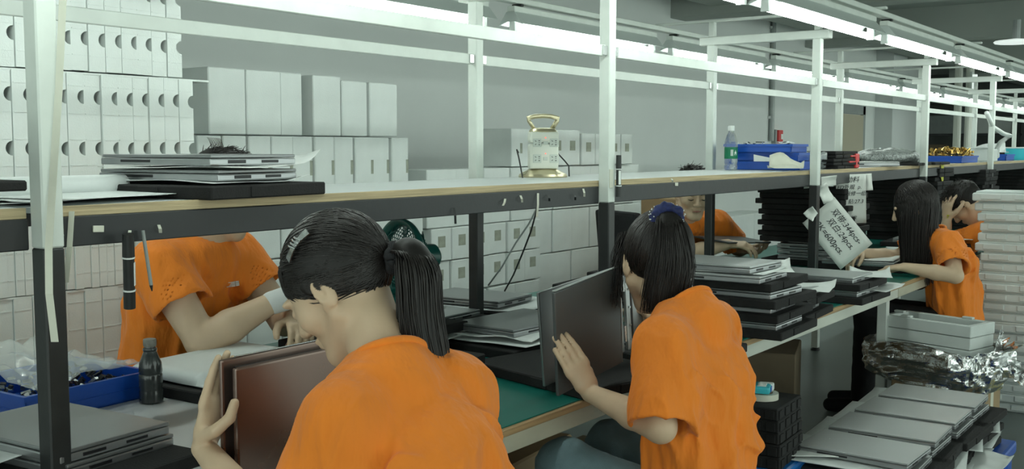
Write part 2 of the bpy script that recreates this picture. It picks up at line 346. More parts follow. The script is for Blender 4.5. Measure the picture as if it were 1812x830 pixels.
def foam_box(w_, d_, h_, kind):
    q = MB(); q.rbox((w_/2, d_/2, h_/2), (w_, d_, h_), .004, 1)
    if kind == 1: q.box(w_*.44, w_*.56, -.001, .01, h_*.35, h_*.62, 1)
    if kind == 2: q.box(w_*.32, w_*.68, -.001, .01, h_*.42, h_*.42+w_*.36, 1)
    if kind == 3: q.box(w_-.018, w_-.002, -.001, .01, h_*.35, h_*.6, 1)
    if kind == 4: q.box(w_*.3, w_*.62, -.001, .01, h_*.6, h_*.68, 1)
    return q
FB = {}
def fbox(x, y, z, w_, h_, kind, lab, d_=.26, grp='white foam boxes piled along the wall'):
    key = (round(w_, 3), round(h_, 3), kind, d_)
    if key not in FB: FB[key] = foam_box(w_-.003, d_, h_-.003, kind).mesh('foam_box', ['foam_white', 'hole'])
    link('foam_box', FB[key], None, (x, y+random.uniform(-.008, .008), z), (0, 0, random.uniform(-.012, .012)), lab, 'foam box', grp)
YP = 3.36
# the wide pile behind the seated man
xs = [2.63, 2.815, 3.0, 3.125, 3.20, 3.37, 3.53, 3.69]
for k, (x, w_) in enumerate(((2.63, .185), (2.817, .183), (3.002, .125), (3.19, .17), (3.362, .165), (3.53, .19))):
    fbox(x, YP, 1.42, w_, .265 if k < 4 else .25, 0, 'large plain white foam box, %s in the top row behind the seated man' % ORD[k])
for k in range(10):
    fbox(2.58+k*.122, YP, 1.158, .12, .26, 3 if k not in (0,) else 1, 'white foam box with a thin slot, %s in the second row behind the seated man' % ORD[k])
for row, (z, h_) in enumerate(((.905, .25), (.70, .203), (.495, .203), (.25, .243), (.004, .243))):
    for k in range(7):
        kind = 4 if row == 0 else 1 if row == 1 else 0
        fbox(2.62+k*.185, YP, z, .183, h_, kind, 'white foam box, %s along the %s row up from the floor behind the seated man' % (ORD[k], ORD[4-row]))
# the pile with square hand holes
for k in range(6): fbox(4.02+k*.165, YP+.05, .79, .163, .17, 2, 'white foam box with a square hole, %s in the upper holed row' % ORD[k])
for k in range(6): fbox(4.02+k*.165, YP+.05, .615, .163, .173, 2, 'white foam box with a square hole, %s in the lower holed row' % ORD[k])
for k in range(4): fbox(4.0+k*.24, YP+.06, .9605, .238, .30, 0 if k else 4, 'plain white foam box, %s on top of the holed rows' % ORD[k])
for k in range(4):
    for r_, (z, h_) in enumerate(((.31, .30), (.004, .30))): fbox(4.0+k*.25, YP+.05, z, .248, h_, 0, 'plain white foam box, %s in the %s row under the holed boxes' % (ORD[k], ('upper', 'floor')[r_]))
# the pile past the power tower
for k, (x, w_, kd) in enumerate(((4.78, .19, 1), (4.975, .19, 1), (5.17, .17, 2), (5.345, .17, 2), (5.52, .165, 2), (5.70, .15, 2), (5.855, .15, 2), (6.01, .15, 2))):
    fbox(x, YP+.1, 1.262, w_, .218 if k < 4 else .20, kd, 'white foam box, %s in the raised row beyond the power tower' % ORD[k])
for k in range(6):
    for r_, (z, h_) in enumerate(((1.0, .26), (.74, .258), (.49, .248), (.245, .243), (.002, .242))):
        fbox(5.02+k*.215, YP+.12, z, .213, h_, 0, 'plain white foam box, %s of the %s row up beyond the holed pile' % (ORD[k], ORD[4-r_]))
# low plain boxes further along the wall
for k in range(6):
    for r_ in range(3): fbox(6.4+k*.42, YP+.2, .002+.27*r_, .418, .268, 0, 'broad white foam box, %s along and %s up, behind the far worker' % (ORD[k], ORD[r_]), .3, 'broad foam boxes behind the far worker')
# ------------------------------------------------------------------ laptops, trays, sheets
LW, LD = .245, .36
def lap_parts(cm):
    base = MB().rbox((0, 0, .0075), (LW, LD, .015), .003, 2).mesh('base', 'laptop_side')
    q = MB().rbox((.002, 0, .0195), (LW-.003, LD-.002, .007), .0022, 2); lid = q.mesh('lid', cm)
    hinge = MB().rbox((LW/2-.004, 0, .0155), (.008, LD*.62, .006), .002, 1).mesh('hinge_cover', 'laptop_port')
    p1 = MB().rbox((-.05, -LD/2-.0002, .008), (.05, .002, .007), .0008, 1).mesh('port', 'laptop_port')
    p2 = MB().rbox((.045, -LD/2-.0002, .008), (.05, .002, .006), .0008, 1).mesh('vent', 'laptop_port')
    p3 = MB().rbox((-LW/2-.0002, .06, .009), (.002, .10, .006), .0008, 1).mesh('port', 'laptop_port')
    return [('base', base), ('lid', lid), ('hinge_cover', hinge), ('port', p1), ('vent', p2), ('port', p3)]
LAP = {c: lap_parts(c) for c in ('laptop_grey', 'laptop_light', 'laptop_dark')}
def laptop(x, y, z, rz, lab, c='laptop_grey', grp='closed laptops on trays', tilt=(0, 0)):
    t = thing('laptop', lab, 'laptop', (x, y, z), 0, grp); t.rotation_euler = (tilt[0], tilt[1], rz)
    for n, me in LAP[c]: link(n, me, t)
    return t
TRW, TRD, TRH = .35, .47, .028
def tray_mesh(h_):
    q = MB().rbox((0, 0, h_/2), (TRW, TRD, h_), .003, 1)
    for s_ in (-1, 1): q.rbox((s_*TRW*.5, .05*s_, h_*.5), (.006, .06, h_*.8), .001, 1); q.rbox((.04*s_, s_*TRD*.5, h_*.5), (.05, .006, h_*.8), .001, 1)
    return q.mesh('tray', 'black_foam')
TRAY = tray_mesh(TRH); TRAY_THIN = tray_mesh(.017)
def tray(x, y, z, rz, lab, thin=False, grp='black foam trays', name='foam_tray_black'):
    return link('black_foam_tray', TRAY_THIN if thin else TRAY, None, (x, y, z), (0, 0, rz), lab, 'tray', grp)
SHN = [0]
def sheet(x, y, z, rz, w_, d_, lab, curl=.02, wav=.004, mt='paper', droop=0, grp='loose white sheets', cat='sheet', name='paper_sheet', tilt=(0, 0)):
    SHN[0] += 1; sd = SHN[0]*3.7
    def f(u, v):
        a = (u-.5)*w_; b = (v-.5)*d_
        zz = wav*nz1(u*3+sd, v*3, sd)+curl*max(0, u-.72)**2*9*(.6+.4*math.sin(v*3+sd))-droop*max(0, .25-u)**2*12+curl*.5*max(0, .12-v)**2*40*max(0, u-.3)
        return (a, b, max(zz, -.0005)+wav*.6+.0008)
    o = MB().sheet(f, 12, 10, .0012).obj(name, mt, None, (x, y, z), (tilt[0], tilt[1], rz), True, label=lab, cat=cat, group=grp); return o
LT = TRH+.024    # tray plus laptop pitch
def column(x, y, n, where, rz0=0., jx=.012, lapc='laptop_grey', top2=False, thin=False, z0=BZ, ly=-.03, extra_tray=False, base_tray=True):
    z = z0; h_ = .017 if thin else TRH
    for k in range(n):
        rz = rz0+random.uniform(-.05, .05); dx, dy = random.uniform(-jx, jx), random.uniform(-jx, jx)
        tray(x+dx, y+dy, z, rz, 'black foam tray, %s from the bottom of the %s' % (ORD[k], where), thin); z += h_
        laptop(x+dx-.03, y+dy+ly+random.uniform(-.01, .01), z, rz+random.uniform(-.03, .03), 'grey closed laptop on %s tray from the bottom of the %s' % (ORD[k], where), lapc); z += .0235
        sh = sheet(x+dx-.03, y+dy+ly-.03, z-.0225+.024, rz+random.uniform(-.1, .1), .2, .3, 'white sheet over %s laptop from the bottom of the %s' % (ORD[k], where), .012, .003, 'sheet') if (k < n-1 and random.random() < .55) else None
        z += .004 if sh else .001
    return z
# near column beside the woman with the scrunchie, and its neighbours
z = column(3.335, 1.485, 3, 'stack beside the scrunchie', 0., .018)
tray(3.32, 1.50, z, .02, 'topmost black foam tray of the stack beside the woman with the blue scrunchie'); z += TRH
laptop(3.24, 1.47, z, .02, 'light grey laptop on top of the stack beside the blue scrunchie woman', 'laptop_light')
sheet(3.25, 1.46, z+.025, .05, .22, .34, 'white sheet between the two topmost laptops of the nearest bench stack', .02, .004, 'sheet')
laptop(3.26, 1.50, z+.030, -.04, 'uppermost light grey laptop of the stack beside the blue scrunchie woman', 'laptop_light')
sheet(3.30, 1.34, z+.024, .5, .13, .17, 'torn white paper poking out of the topmost laptop stack', .04, .004)
z2 = column(3.70, 1.53, 2, 'low second stack', .03, .012, 'laptop_light')
sheet(3.72, 1.345, z2-.005, .2, .2, .17, 'curled white paper on the low stack behind the nearest bench stack', .03, .003)
zc = BZ
for k in range(3):
    tray(3.62+.01*k, 1.93-.01*k, zc, .02*k, 'black foam tray, %s up in the middle stack behind the blue scrunchie woman' % ORD[k]); zc += TRH
    laptop(3.60, 1.92, zc, -.02*k, 'silver laptop, %s up in the middle stack behind the blue scrunchie woman' % ORD[k], 'laptop_light'); zc += .025
sheet(3.62, 1.76, zc-.004, .05, .2, .2, 'white foam sheet on the middle stack by the black post', .02, .003, 'sheet')
laptop(3.64, 1.93, zc+.004, .03, 'silver laptop on the very top of the middle stack', 'laptop_light')
z3 = column(4.27, 1.50, 2, 'stack by the long-haired woman', .02, .01, 'laptop_light', ly=-.02)
sheet(4.34, 1.31, z3-.012, .35, .17, .16, 'white paper hanging off the stack next to the long-haired woman', .05, .004)
sheet(4.36, 1.30, BZ+TRH+.01, -.1, .2, .18, 'white paper between laptops of the stack next to the long-haired woman', .02, .003)
# the tall empty-tray tower under the shelf and its feet of laptops
z = BZ
tray(5.50, 1.96, z, .02, 'bottom black tray beneath the tall tray tower'); z += TRH
for k in range(3):
    laptop(5.47-.01*k, 1.93, z, .03*k, 'silver laptop, %s of three beneath the tall tray tower' % ORD[k], 'laptop_light'); z += .0245
    sheet(5.45, 1.89, z, .05, .2, .33, 'white foam sheet over %s laptop beneath the tall tray tower' % ORD[k], .02, .004, 'sheet'); z += .006
k = 0
while z < 1.15:
    tray(5.52+random.uniform(-.02, .02), 1.97+random.uniform(-.02, .02)+.012*(k % 2), z, random.uniform(-.03, .03), 'black foam tray, %s up in the tall tray tower under the shelf' % ORD[k], False, 'trays of the tall tower'); z += TRH+.0008; k += 1
for (x, y, n, nm, zz) in ((7.35, 1.98, 17, 'jagged tray tower behind the long-haired woman', BZ), (8.6, 1.95, 16, 'broad tray tower behind the bowed head', BZ), (9.05, 2.02, 17, 'tray tower next to the broad one', BZ), (10.4, 1.95, 17, 'far tray tower at the end of the bench', BZ), (10.9, 1.98, 15, 'farthest tray tower of the bench', BZ)):
    z = zz
    for k in range(n):
        tray(x+random.uniform(-.018, .018), y+random.uniform(-.018, .018), z, random.uniform(-.05, .05), 'black foam tray, %s up in the %s' % (ORD[k], nm), False, 'trays of the far towers'); z += TRH+.0005
# work in front of the long-haired woman
tray(5.43, 1.68, BZ, .06, 'black foam tray in front of the long-haired woman'); laptop(5.38, 1.66, BZ+TRH, .05, 'silver laptop under the hands of the long-haired woman', 'laptop_light')
sheet(5.38, 1.66, BZ+TRH+.025, .1, .23, .33, 'white sheet on the laptop under the long-haired woman\'s hands', .015, .004, 'sheet')
tray(5.88, 1.55, BZ, -.04, 'black foam tray beyond the long-haired woman'); laptop(5.86, 1.55, BZ+TRH, .0, 'silver laptop beyond the long-haired woman', 'laptop_light'); sheet(5.84, 1.52, BZ+TRH+.026, .1, .25, .36, 'white sheet on the laptop beyond the long-haired woman', .02, .006, 'sheet')
tray(6.32, 1.58, BZ, .03, 'black tray in front of the bowed worker'); laptop(6.28, 1.56, BZ+TRH, .02, 'silver laptop in front of the bowed worker', 'laptop_light'); tray(6.3, 1.57, BZ+TRH+.025, .05, 'upper black tray in front of the bowed worker'); laptop(6.26, 1.56, BZ+2*TRH+.025, .08, 'upper silver laptop in front of the bowed worker', 'laptop_light')
sheet(6.24, 1.42, BZ+2*TRH+.05, .1, .2, .2, 'white paper on the upper laptop before the bowed worker', .02, .004)
# bags and laptops mid-bench past the notes
laptop(6.1, 2.05, BZ, .3, 'grey laptop lying on the green mat past the notes', 'laptop_grey')
# woman 1: bench left part
tray(1.07, 1.87, BZ, .10, 'black foam tray at the bench end under two laptops'); zz = BZ+TRH
laptop(1.115, 1.90, zz, .10, 'lower grey laptop at the bench end by the black post', 'laptop_grey'); laptop(1.11, 1.905, zz+.025, .085, 'upper grey laptop at the bench end by the black post', 'laptop_grey')
sheet(.93, 1.97, zz+.02, .1, .2, .3, 'white foam sheet slipping out beside the bench-end laptops', .01, .004, 'sheet')
tray(.86, 2.32, BZ, .1, 'black foam tray at the far corner of the bench end'); laptop(.88, 2.30, BZ+TRH, .1, 'dark laptop at the far corner of the bench end', 'laptop_grey')
# foam-wrapped laptop in front of the seated man
tray(1.79, 2.245, BZ, 1.62, 'black foam tray under the foam-wrapped laptop'); laptop(1.785, 2.245, BZ+TRH, 1.63, 'laptop wrapped beneath a white foam sheet', 'laptop_grey')
def drape(u, v):
    a = (u-.5)*.34; b = (v-.5)*.42
    ex = max(0, abs(a)-.128); ey = max(0, abs(b)-.185)
    return (a-.3*math.copysign(ex, a), b-.3*math.copysign(ey, b), .0015+.003*nz1(u*4, v*4, 3.3)-min(.026, (ex+ey)*1.3))
MB().sheet(drape, 22, 22, .002).obj('foam_sheet', 'sheet', None, (1.785, 2.245, BZ+TRH+.030), (0, 0, 1.63), True, label='white foam sheet draped over the laptop before the seated man', cat='foam sheet')
# stack between the seated man and the ponytail, carrying the fan
zz = BZ
tray(2.34, 2.22, zz, .04, 'black foam tray, lowest in the stack under the green fan'); zz += TRH
laptop(2.31, 2.19, zz, .05, 'grey laptop, lowest in the stack under the green fan'); zz += .0245
sheet(2.36, 2.06, zz-.012, .1, .26, .2, 'white sheet, lowest in the stack under the green fan', .02, .006, 'sheet')
tray(2.35, 2.225, zz+.002, -.02, 'black foam tray, upper one in the stack under the green fan'); zz += TRH+.002
laptop(2.32, 2.20, zz, .03, 'grey laptop, middle one in the stack under the green fan'); zz += .0245
sheet(2.31, 2.22, zz, .05, .26, .42, 'white sheet between the top laptops under the green fan', .03, .003, 'sheet'); zz += .008
laptop(2.325, 2.21, zz, .01, 'silver laptop, topmost under the green fan', 'laptop_light'); FAN_Z = zz+.0245
# open black laptop by the man
def panel(w_, h_, t_, cm, name, par, loc=(0, 0, 0), rot=(0, 0, 0), **k):
    return MB().rbox((w_/2, 0, h_/2), (w_, t_, h_), min(.004, t_*.4), 2).obj(name, cm, par, loc, rot, **k)
t = thing('screen_panel', 'black laptop screen panel leaning against the stack under the fan', 'screen', (2.105, 2.20, BZ), 0)
MB().rbox((0, 0, .046), (.006, .26, .115), .002, 1, rot=(0, .72, 0)).obj('panel', 'screen', t); MB().rbox((-.004, 0, .047), (.003, .275, .125), .001, 1, rot=(0, .72, 0)).obj('frame', 'laptop_side', t)
MB().rbox((-.045, .08, .008), (.010, .010, .010), .001, 1).obj('red_dot', 'red', t)
# mid bench stacks behind the ponytail
tray(1.955, 1.86, BZ, .03, 'lower black tray peeking past the orange shoulder'); laptop(1.945, 1.86, BZ+TRH, .03, 'laptop between two trays past the orange shoulder'); tray(1.965, 1.865, BZ+TRH+.025, .02, 'upper black tray peeking past the orange shoulder')
tray(2.74, 2.42, BZ, .03, 'black foam tray at the bench back, ponytail side of the black post'); laptop(2.76, 2.40, BZ+TRH, .03, 'grey laptop at the bench back, ponytail side of the black post')
tray(3.14, 2.42, BZ, .05, 'black foam tray at the bench back, scrunchie side of the black post')
sheet(3.12, 2.36, BZ+TRH, .1, .30, .44, 'white foam sheet under the flat laptop beyond the black post', .03, .006, 'sheet'); laptop(3.11, 2.42, BZ+TRH+.012, .08, 'flat grey laptop on a white sheet beyond the black post', 'laptop_grey')
# laptop on its white foam sheet in the middle
tray(2.665, 1.90, BZ, 1.50, 'black foam tray under the laptop on crumpled white foam'); sheet(2.665, 1.89, BZ+TRH, .0, .43, .34, 'crumpled white foam sheet on the middle tray', .04, .012, 'sheet')
sheet(2.67, 1.90, BZ+TRH+.014, .12, .40, .30, 'second white foam sheet on the middle tray', .04, .010, 'sheet')
laptop(2.67, 1.90, BZ+TRH+.027, 1.52, 'grey laptop lying on crumpled white foam mid-bench', 'laptop_grey')
# the tray of the woman with the scrunchie
tray(2.365, 1.50, BZ, -.24, 'wide black foam tray on the green mat under the standing laptop'); tray(2.78, 1.49, BZ, -.02, 'black foam tray behind the standing laptop')
laptop(2.80, 1.46, BZ+TRH, .0, 'grey laptop lying behind the woman with the scrunchie', 'laptop_grey')
# ------------------------------------------------------------------ laptops held on edge
t = thing('standing_laptop', 'grey laptop with painted-in shirt reflection, held on edge by the woman with the hair clip', 'laptop', (1.158, 1.452, BZ+.002), .0)
panel(.365, .245, .010, 'laptop_painted_reflection', 'lid', t, (0, .012, 0)); panel(.355, .232, .012, 'laptop_painted_reflection', 'base', t, (.010, -.013, 0))
MB().rbox((.36, 0, .122), (.012, .03, .2), .004).obj('hinge_cover', 'laptop_port', t); MB().rbox((.19, 0, .1225), (.33, .014, .215), .001, 1).obj('keyboard_gap', 'laptop_port', t)
MB().rbox((.18, .010, .2462), (.30, .004, .002), .0008, 1).obj('hinge_trim', 'steel', t)
t = thing('opened_laptop', 'opened grey laptop standing on edge before the woman with the scrunchie', 'laptop', (2.46, 1.40, BZ+TRH+.034), 0); t.rotation_euler = (0, math.radians(-7), 0)
p = panel(.335, .242, .008, 'laptop_grey', 'lid', t, (0, 0, 0), (0, 0, math.radians(173)))
p = panel(.32, .242, .012, 'laptop_light', 'base', t, (.016, 0, 0), (0, 0, math.radians(-8)))
MB().rbox((.16, -.0068, .121), (.285, .002, .205), .0008, 1).obj('inner_frame', 'laptop_port', p); MB().rbox((.16, -.0078, .121), (.275, .002, .195), .0008, 1).obj('inner_plate', 'laptop_grey', p)
for zz in (.03, .07, .12, .17, .21): MB().cyl((.012, -.0065, zz), (.012, -.009, zz), .003, n=8).obj('screw', 'steel', p)
for zz in (.05, .19): MB().cyl((.008, 0, zz-.022), (.008, 0, zz+.022), .007, n=10).obj('hinge', 'steel', t)
t = thing('laptop_cover', 'dark grey laptop cover held in the hand of the woman with the scrunchie', 'laptop cover', (2.0, 1.315, BZ+TRH+.012), 0); t.rotation_euler = (math.radians(2), math.radians(-7), math.radians(-2))
p = panel(.280, .250, .009, 'laptop_dark', 'plate', t); MB().rbox((.14, .0, .2515), (.275, .010, .002), .0008, 1).obj('rim', 'laptop_light', t); MB().rbox((.2815, .0, .125), (.002, .010, .245), .0008, 1).obj('rim', 'laptop_light', t)
q = MB(); 
for k in range(2): q.tube([(0, 0, 0), (.05, -.01, .012+.01*k), (.11, .0, .008), (.17, .02, .0)], .002, 6)
q.obj('cable', 'black_paint', None, (2.55, 1.36, BZ+TRH+.004), (0, 0, -.2), label='thin black cable loops beside the opened laptop', cat='cable')
# ------------------------------------------------------------------ bottle, bin, fan
bt = thing('dark_bottle', 'dark grey ribbed bottle with cork stopper on the white mat', 'bottle', tuple(onZ(268, 712, BZ)))
MB().lathe([(.024, 0), (.028, .004), (.028, .03), (.0265, .035), (.028, .04), (.028, .068), (.0265, .072), (.028, .077), (.026, .098), (.018, .118), (.0135, .13), (.013, .142)], n=28).obj('body', 'bottle_dark', bt, smooth='auto')
MB().lathe([(.0145, .138), (.0155, .141), (.0155, .153), (.0145, .156)], n=20).obj('stopper', 'cork', bt, smooth='auto')
MB().lathe([(.0155, .126), (.0165, .128), (.0165, .133), (.0155, .135)], n=20).obj('neck_ring', 'bottle_dark', bt, smooth='auto')
def bin_(name, lab, loc, rz, L, W, H, mt, grp=None, cat='bin'):
    t = thing(name, lab, cat, loc, rz, grp); th = .004
    MB().box(-L/2, L/2, -W/2, W/2, 0, th).obj('bottom', mt, t)
    for (a, b, c, d_) in ((-L/2, L/2, -W/2, -W/2+th), (-L/2, L/2, W/2-th, W/2), (-L/2, -L/2+th, -W/2, W/2), (L/2-th, L/2, -W/2, W/2)): MB().box(a, b, c, d_, 0, H).obj('side', mt, t)
    q = MB(); r = .007
    q.box(-L/2-r, L/2+r, -W/2-r, -W/2+.001, H-.012, H).box(-L/2-r, L/2+r, W/2-.001, W/2+r, H-.012, H).box(-L/2-r, -L/2+.001, -W/2, W/2, H-.012, H).box(L/2-.001, L/2+r, -W/2, W/2, H-.012, H)
    q.box(-L/2-.003, L/2+.003, -W/2-.003, -W/2, H*.42, H*.46).box(-L/2-.003, -L/2, -W/2, W/2, H*.42, H*.46); q.obj('rim', mt, t); return t
t = bin_('parts_bin', 'shallow blue plastic parts bin behind the dark bottle', (1.375, 2.37, BZ), .05, .33, .30, .065, 'blue')
q = MB()
for k in range(150):
    x, y = random.uniform(-.15, .15), random.uniform(-.13, .13); q.rbox((x, y, .03+random.uniform(0, .03)), (random.uniform(.006, .022), random.uniform(.006, .014), random.uniform(.004, .012)), 0, rot=(random.random(), random.random(), random.random()*3), mi=random.choice((0, 0, 1)))
q.obj('small_parts', ['laptop_port', 'steel'], None, (1.375, 2.37, BZ), (0, 0, .05), label='loose small metal and black parts in the blue bin', cat='parts', kind='stuff')
MB().sheet(lambda u, v: ((u-.5)*.28+.01, (v-.5)*.34, .01+.05*math.sin(math.pi*u)*(.6+.5*nz1(u*4, v*4, 8))+.015*nz1(u*9, v*9, 1)), 20, 20, .001).obj('plastic_film', 'film', None, (1.38, 2.37, BZ+.068), (0, 0, .06), True, label='clear crumpled plastic film lying over the blue bin', cat='film')
HUB = onY(720, 455, 2.16)
fan = thing('desk_fan', 'dark green desk fan behind the ponytail', 'fan', (2.345, 2.20, FAN_Z), 0)
hub = HUB-Vector((2.345, 2.20, FAN_Z)); ax = Vector((-.90, .22, .06)).normalized(); e1 = ax.cross(Vector((0, 0, 1))).normalized(); e2 = e1.cross(ax)
def fp(r, a, d_): return hub+e1*r*math.cos(a)+e2*r*math.sin(a)+ax*d_
RF = .108
MB().tube([fp(RF, 2*math.pi*k/48, .02) for k in range(49)], .010, 8, flat=2.0).obj('guard_ring', 'fan_green', fan, smooth=True)
for k in range(40):
    a = 2*math.pi*k/40; MB().tube([fp(.022, a, .045), fp(.07, a+.15, .042), fp(RF, a+.2, .02)], .0016, 5).obj('front_spoke', 'fan_green', fan)
    MB().tube([fp(.03, a, -.035), fp(.08, a, -.025), fp(RF, a, .015)], .0018, 5).obj('rear_spoke', 'fan_green', fan)
for rr in (.05, .08): MB().tube([fp(rr, 2*math.pi*k/32, .044-rr*.06) for k in range(33)], .0016, 5).obj('guard_wire', 'fan_green', fan)
for k in range(5):
    a0 = 2*math.pi*k/5
    MB().sheet(lambda u, v: fp(.02+.075*u, a0+(v-.5)*(.5+.4*u), -.008+.03*(v-.5)), 5, 5, .002).obj('blade', 'fan_green', fan, smooth=True)
MB().tube([fp(0, 0, .05), fp(0, 0, .04)], [.020, .024], 20).obj('badge', 'steel', fan); MB().tube([fp(0, 0, -.03), fp(0, 0, -.045), fp(0, 0, -.10), fp(0, 0, -.112)], [.03, .042, .042, .03], 24).obj('motor_housing', 'fan_green', fan, smooth='auto')
MB().cyl(fp(.04, math.pi/2, -.06), fp(.055, math.pi/2, -.06), .006, n=8).obj('knob', 'fan_green', fan)
MB().tube([fp(0, 0, -.07), (hub.x-ax.x*.07, hub.y-ax.y*.07, .05), (0, 0, .02)], [.016, .014, .018], 10).obj('neck', 'fan_green', fan); MB().lathe([(.075, 0), (.078, .008), (.06, .022), (.02, .03)], n=28).obj('base', 'fan_green', fan, smooth='auto')
# ------------------------------------------------------------------ people: smooth distance-field bodies
def V3(*a): return np.array(a, dtype=np.float64)
def nrm(v): v = np.asarray(v, dtype=np.float64); return v/np.linalg.norm(v)
def head_frame(yaw, pitch, roll=0):
    y, p, r = [math.radians(a) for a in (yaw, pitch, roll)]
    f = V3(math.cos(y)*math.cos(p), math.sin(y)*math.cos(p), -math.sin(p)); rt = V3(math.sin(y), -math.cos(y), 0); u = np.cross(rt, f)
    rt2 = rt*math.cos(r)+u*math.sin(r); u2 = u*math.cos(r)-rt*math.sin(r)
    return np.stack([rt2, f, u2], 1)      # columns: right, forward, up
class SDF:
    def __init__(s, lo, hi, h):
        s.lo = np.array(lo, float); s.h = h; s.n = np.ceil((np.array(hi)-s.lo)/h).astype(int)+1; s.d = np.full(s.n, .2, np.float32)
    def sub(s, lo, hi, pad):
        a = np.clip(np.floor((np.array(lo)-pad-s.lo)/s.h).astype(int), 0, s.n-1); b = np.clip(np.ceil((np.array(hi)+pad-s.lo)/s.h).astype(int)+1, 1, s.n)
        ax = [(s.lo[i]+s.h*np.arange(a[i], b[i])).astype(np.float32) for i in range(3)]
        return tuple(slice(a[i], b[i]) for i in range(3)), np.meshgrid(*ax, indexing='ij', sparse=True)
    def put(s, sl, d, k, op):
        c = s.d[sl]
        if op == 'cut':
            d = -d
            if k: h = np.maximum(k-np.abs(c-d), 0)/k; s.d[sl] = np.maximum(c, d)+h*h*k*.25
            else: s.d[sl] = np.maximum(c, d)
        else:
            if k: h = np.maximum(k-np.abs(c-d), 0)/k; s.d[sl] = np.minimum(c, d)-h*h*k*.25
            else: s.d[sl] = np.minimum(c, d)
    def ell(s, c, r, A=None, k=.01, op='add'):
        A = np.eye(3) if A is None else A; r = np.array(r, float); R = float(max(r)); sl, (X, Y, Z) = s.sub(np.array(c)-R, np.array(c)+R, k+2*s.h)
        X, Y, Z = X-c[0], Y-c[1], Z-c[2]; q = [X*A[0, i]+Y*A[1, i]+Z*A[2, i] for i in range(3)]
        k0 = np.sqrt(sum((q[i]/r[i])**2 for i in range(3))); k1 = np.sqrt(sum((q[i]/r[i]**2)**2 for i in range(3)))
        s.put(sl, k0*(k0-1)/np.maximum(k1, 1e-6), k, op)
    def cone(s, a, b, ra, rb, k=.01, op='add', e=None, cut_end=False, cut_start=False):
        # ra, rb: radius, or (side, other) when e gives the side axis
        a = np.array(a, float); b = np.array(b, float); L = np.linalg.norm(b-a); t_ = (b-a)/L
        RA = max(ra) if e is not None else ra; RB = max(rb) if e is not None else rb; R = max(RA, RB)
        sl, (X, Y, Z) = s.sub(np.minimum(a, b)-R, np.maximum(a, b)+R, k+2*s.h)
        X, Y, Z = X-a[0], Y-a[1], Z-a[2]; al = X*t_[0]+Y*t_[1]+Z*t_[2]; t = np.clip(al/L, 0, 1); h = al-t*L
        if e is None:
            rad2 = np.maximum(X*X+Y*Y+Z*Z-al*al, 0); d = np.sqrt(rad2+h*h)-(ra+(rb-ra)*t)
        else:
            e = nrm(np.array(e)-t_*np.dot(e, t_)); w_ = np.cross(t_, e); u = X*e[0]+Y*e[1]+Z*e[2]; v = X*w_[0]+Y*w_[1]+Z*w_[2]
            ru = ra[0]+(rb[0]-ra[0])*t; rv = ra[1]+(rb[1]-ra[1])*t; rh = np.minimum(ru, rv)
            k0 = np.sqrt((u/ru)**2+(v/rv)**2+(h/rh)**2); k1 = np.sqrt((u/ru**2)**2+(v/rv**2)**2+(h/rh**2)**2); d = k0*(k0-1)/np.maximum(k1, 1e-6)
        if cut_end: d = np.maximum(d, al-L)
        if cut_start: d = np.maximum(d, -al)
        s.put(sl, d, k, op)
    def chain(s, pts, rs, k=.01, **kw):
        for i in range(len(pts)-1): s.cone(pts[i], pts[i+1], rs[i], rs[i+1], k, **kw)
    def noise(s, fn, band=.03):
        m = np.abs(s.d) < band; idx = np.argwhere(m); p = s.lo+idx*s.h; s.d[m] += fn(p).astype(np.float32)
    def mesh(s, name, mname):
        d = s.d; n = np.array(d.shape); neg = d < 0
        c = [neg[i:n[0]-1+i, j:n[1]-1+j, k:n[2]-1+k] for i in (0, 1) for j in (0, 1) for k in (0, 1)]
        al = c[0].copy(); an = c[0].copy()
        for q in c[1:]: al &= q; an |= q
        act = an & ~al; ids = np.argwhere(act); num = np.full(act.shape, -1, np.int32); num[act] = np.arange(len(ids))
        off = np.array([(i, j, k) for i in (0, 1) for j in (0, 1) for k in (0, 1)])
        val = np.stack([d[ids[:, 0]+o[0], ids[:, 1]+o[1], ids[:, 2]+o[2]] for o in off], 1)
        acc = np.zeros((len(ids), 3)); cnt = np.zeros(len(ids))
        for i in range(8):
            for j in range(i+1, 8):
                if np.abs(off[i]-off[j]).sum() == 1:
                    va, vb = val[:, i], val[:, j]; m = (va < 0) != (vb < 0); t = np.where(m, va/np.where(m, va-vb, 1), 0)
                    acc += np.where(m[:, None], off[i]+(off[j]-off[i])*t[:, None], 0); cnt += m
        P = s.lo+s.h*(ids+acc/cnt[:, None]); quads = []
        for ax in range(3):
            o1, o2 = [a for a in range(3) if a != ax]
            sa = [slice(1, -1)]*3; sa[ax] = slice(0, -1); sb = [slice(1, -1)]*3; sb[ax] = slice(1, None)
            A, B = neg[tuple(sa)], neg[tuple(sb)]; e = np.argwhere(A != B)
            flip = A[tuple(e.T)]; e = e+1; e[:, ax] -= 1
            def cell(da, db): q = e.copy(); q[:, o1] -= da; q[:, o2] -= db; return num[tuple(q.T)]
            Q = np.stack([cell(0, 0), cell(1, 0), cell(1, 1), cell(0, 1)], 1)
            fl = flip if ax != 1 else ~flip
            Q[~fl] = Q[~fl][:, ::-1]; quads.append(Q)
        Q = np.concatenate(quads); Q = Q[(Q >= 0).all(1)]
        # light relaxation removes the grid steps
        me = bpy.data.meshes.new(name); me.vertices.add(len(P)); me.vertices.foreach_set('co', P.ravel()); me.loops.add(len(Q)*4); me.loops.foreach_set('vertex_index', Q.ravel().astype(np.int32))
        me.polygons.add(len(Q)); me.polygons.foreach_set('loop_start', np.arange(0, len(Q)*4, 4, dtype=np.int32)); me.polygons.foreach_set('use_smooth', np.ones(len(Q), bool))
        me.update(); me.validate()
        for m_ in (mname if isinstance(mname, (list, tuple)) else [mname]): me.materials.append(M[m_])
        return me
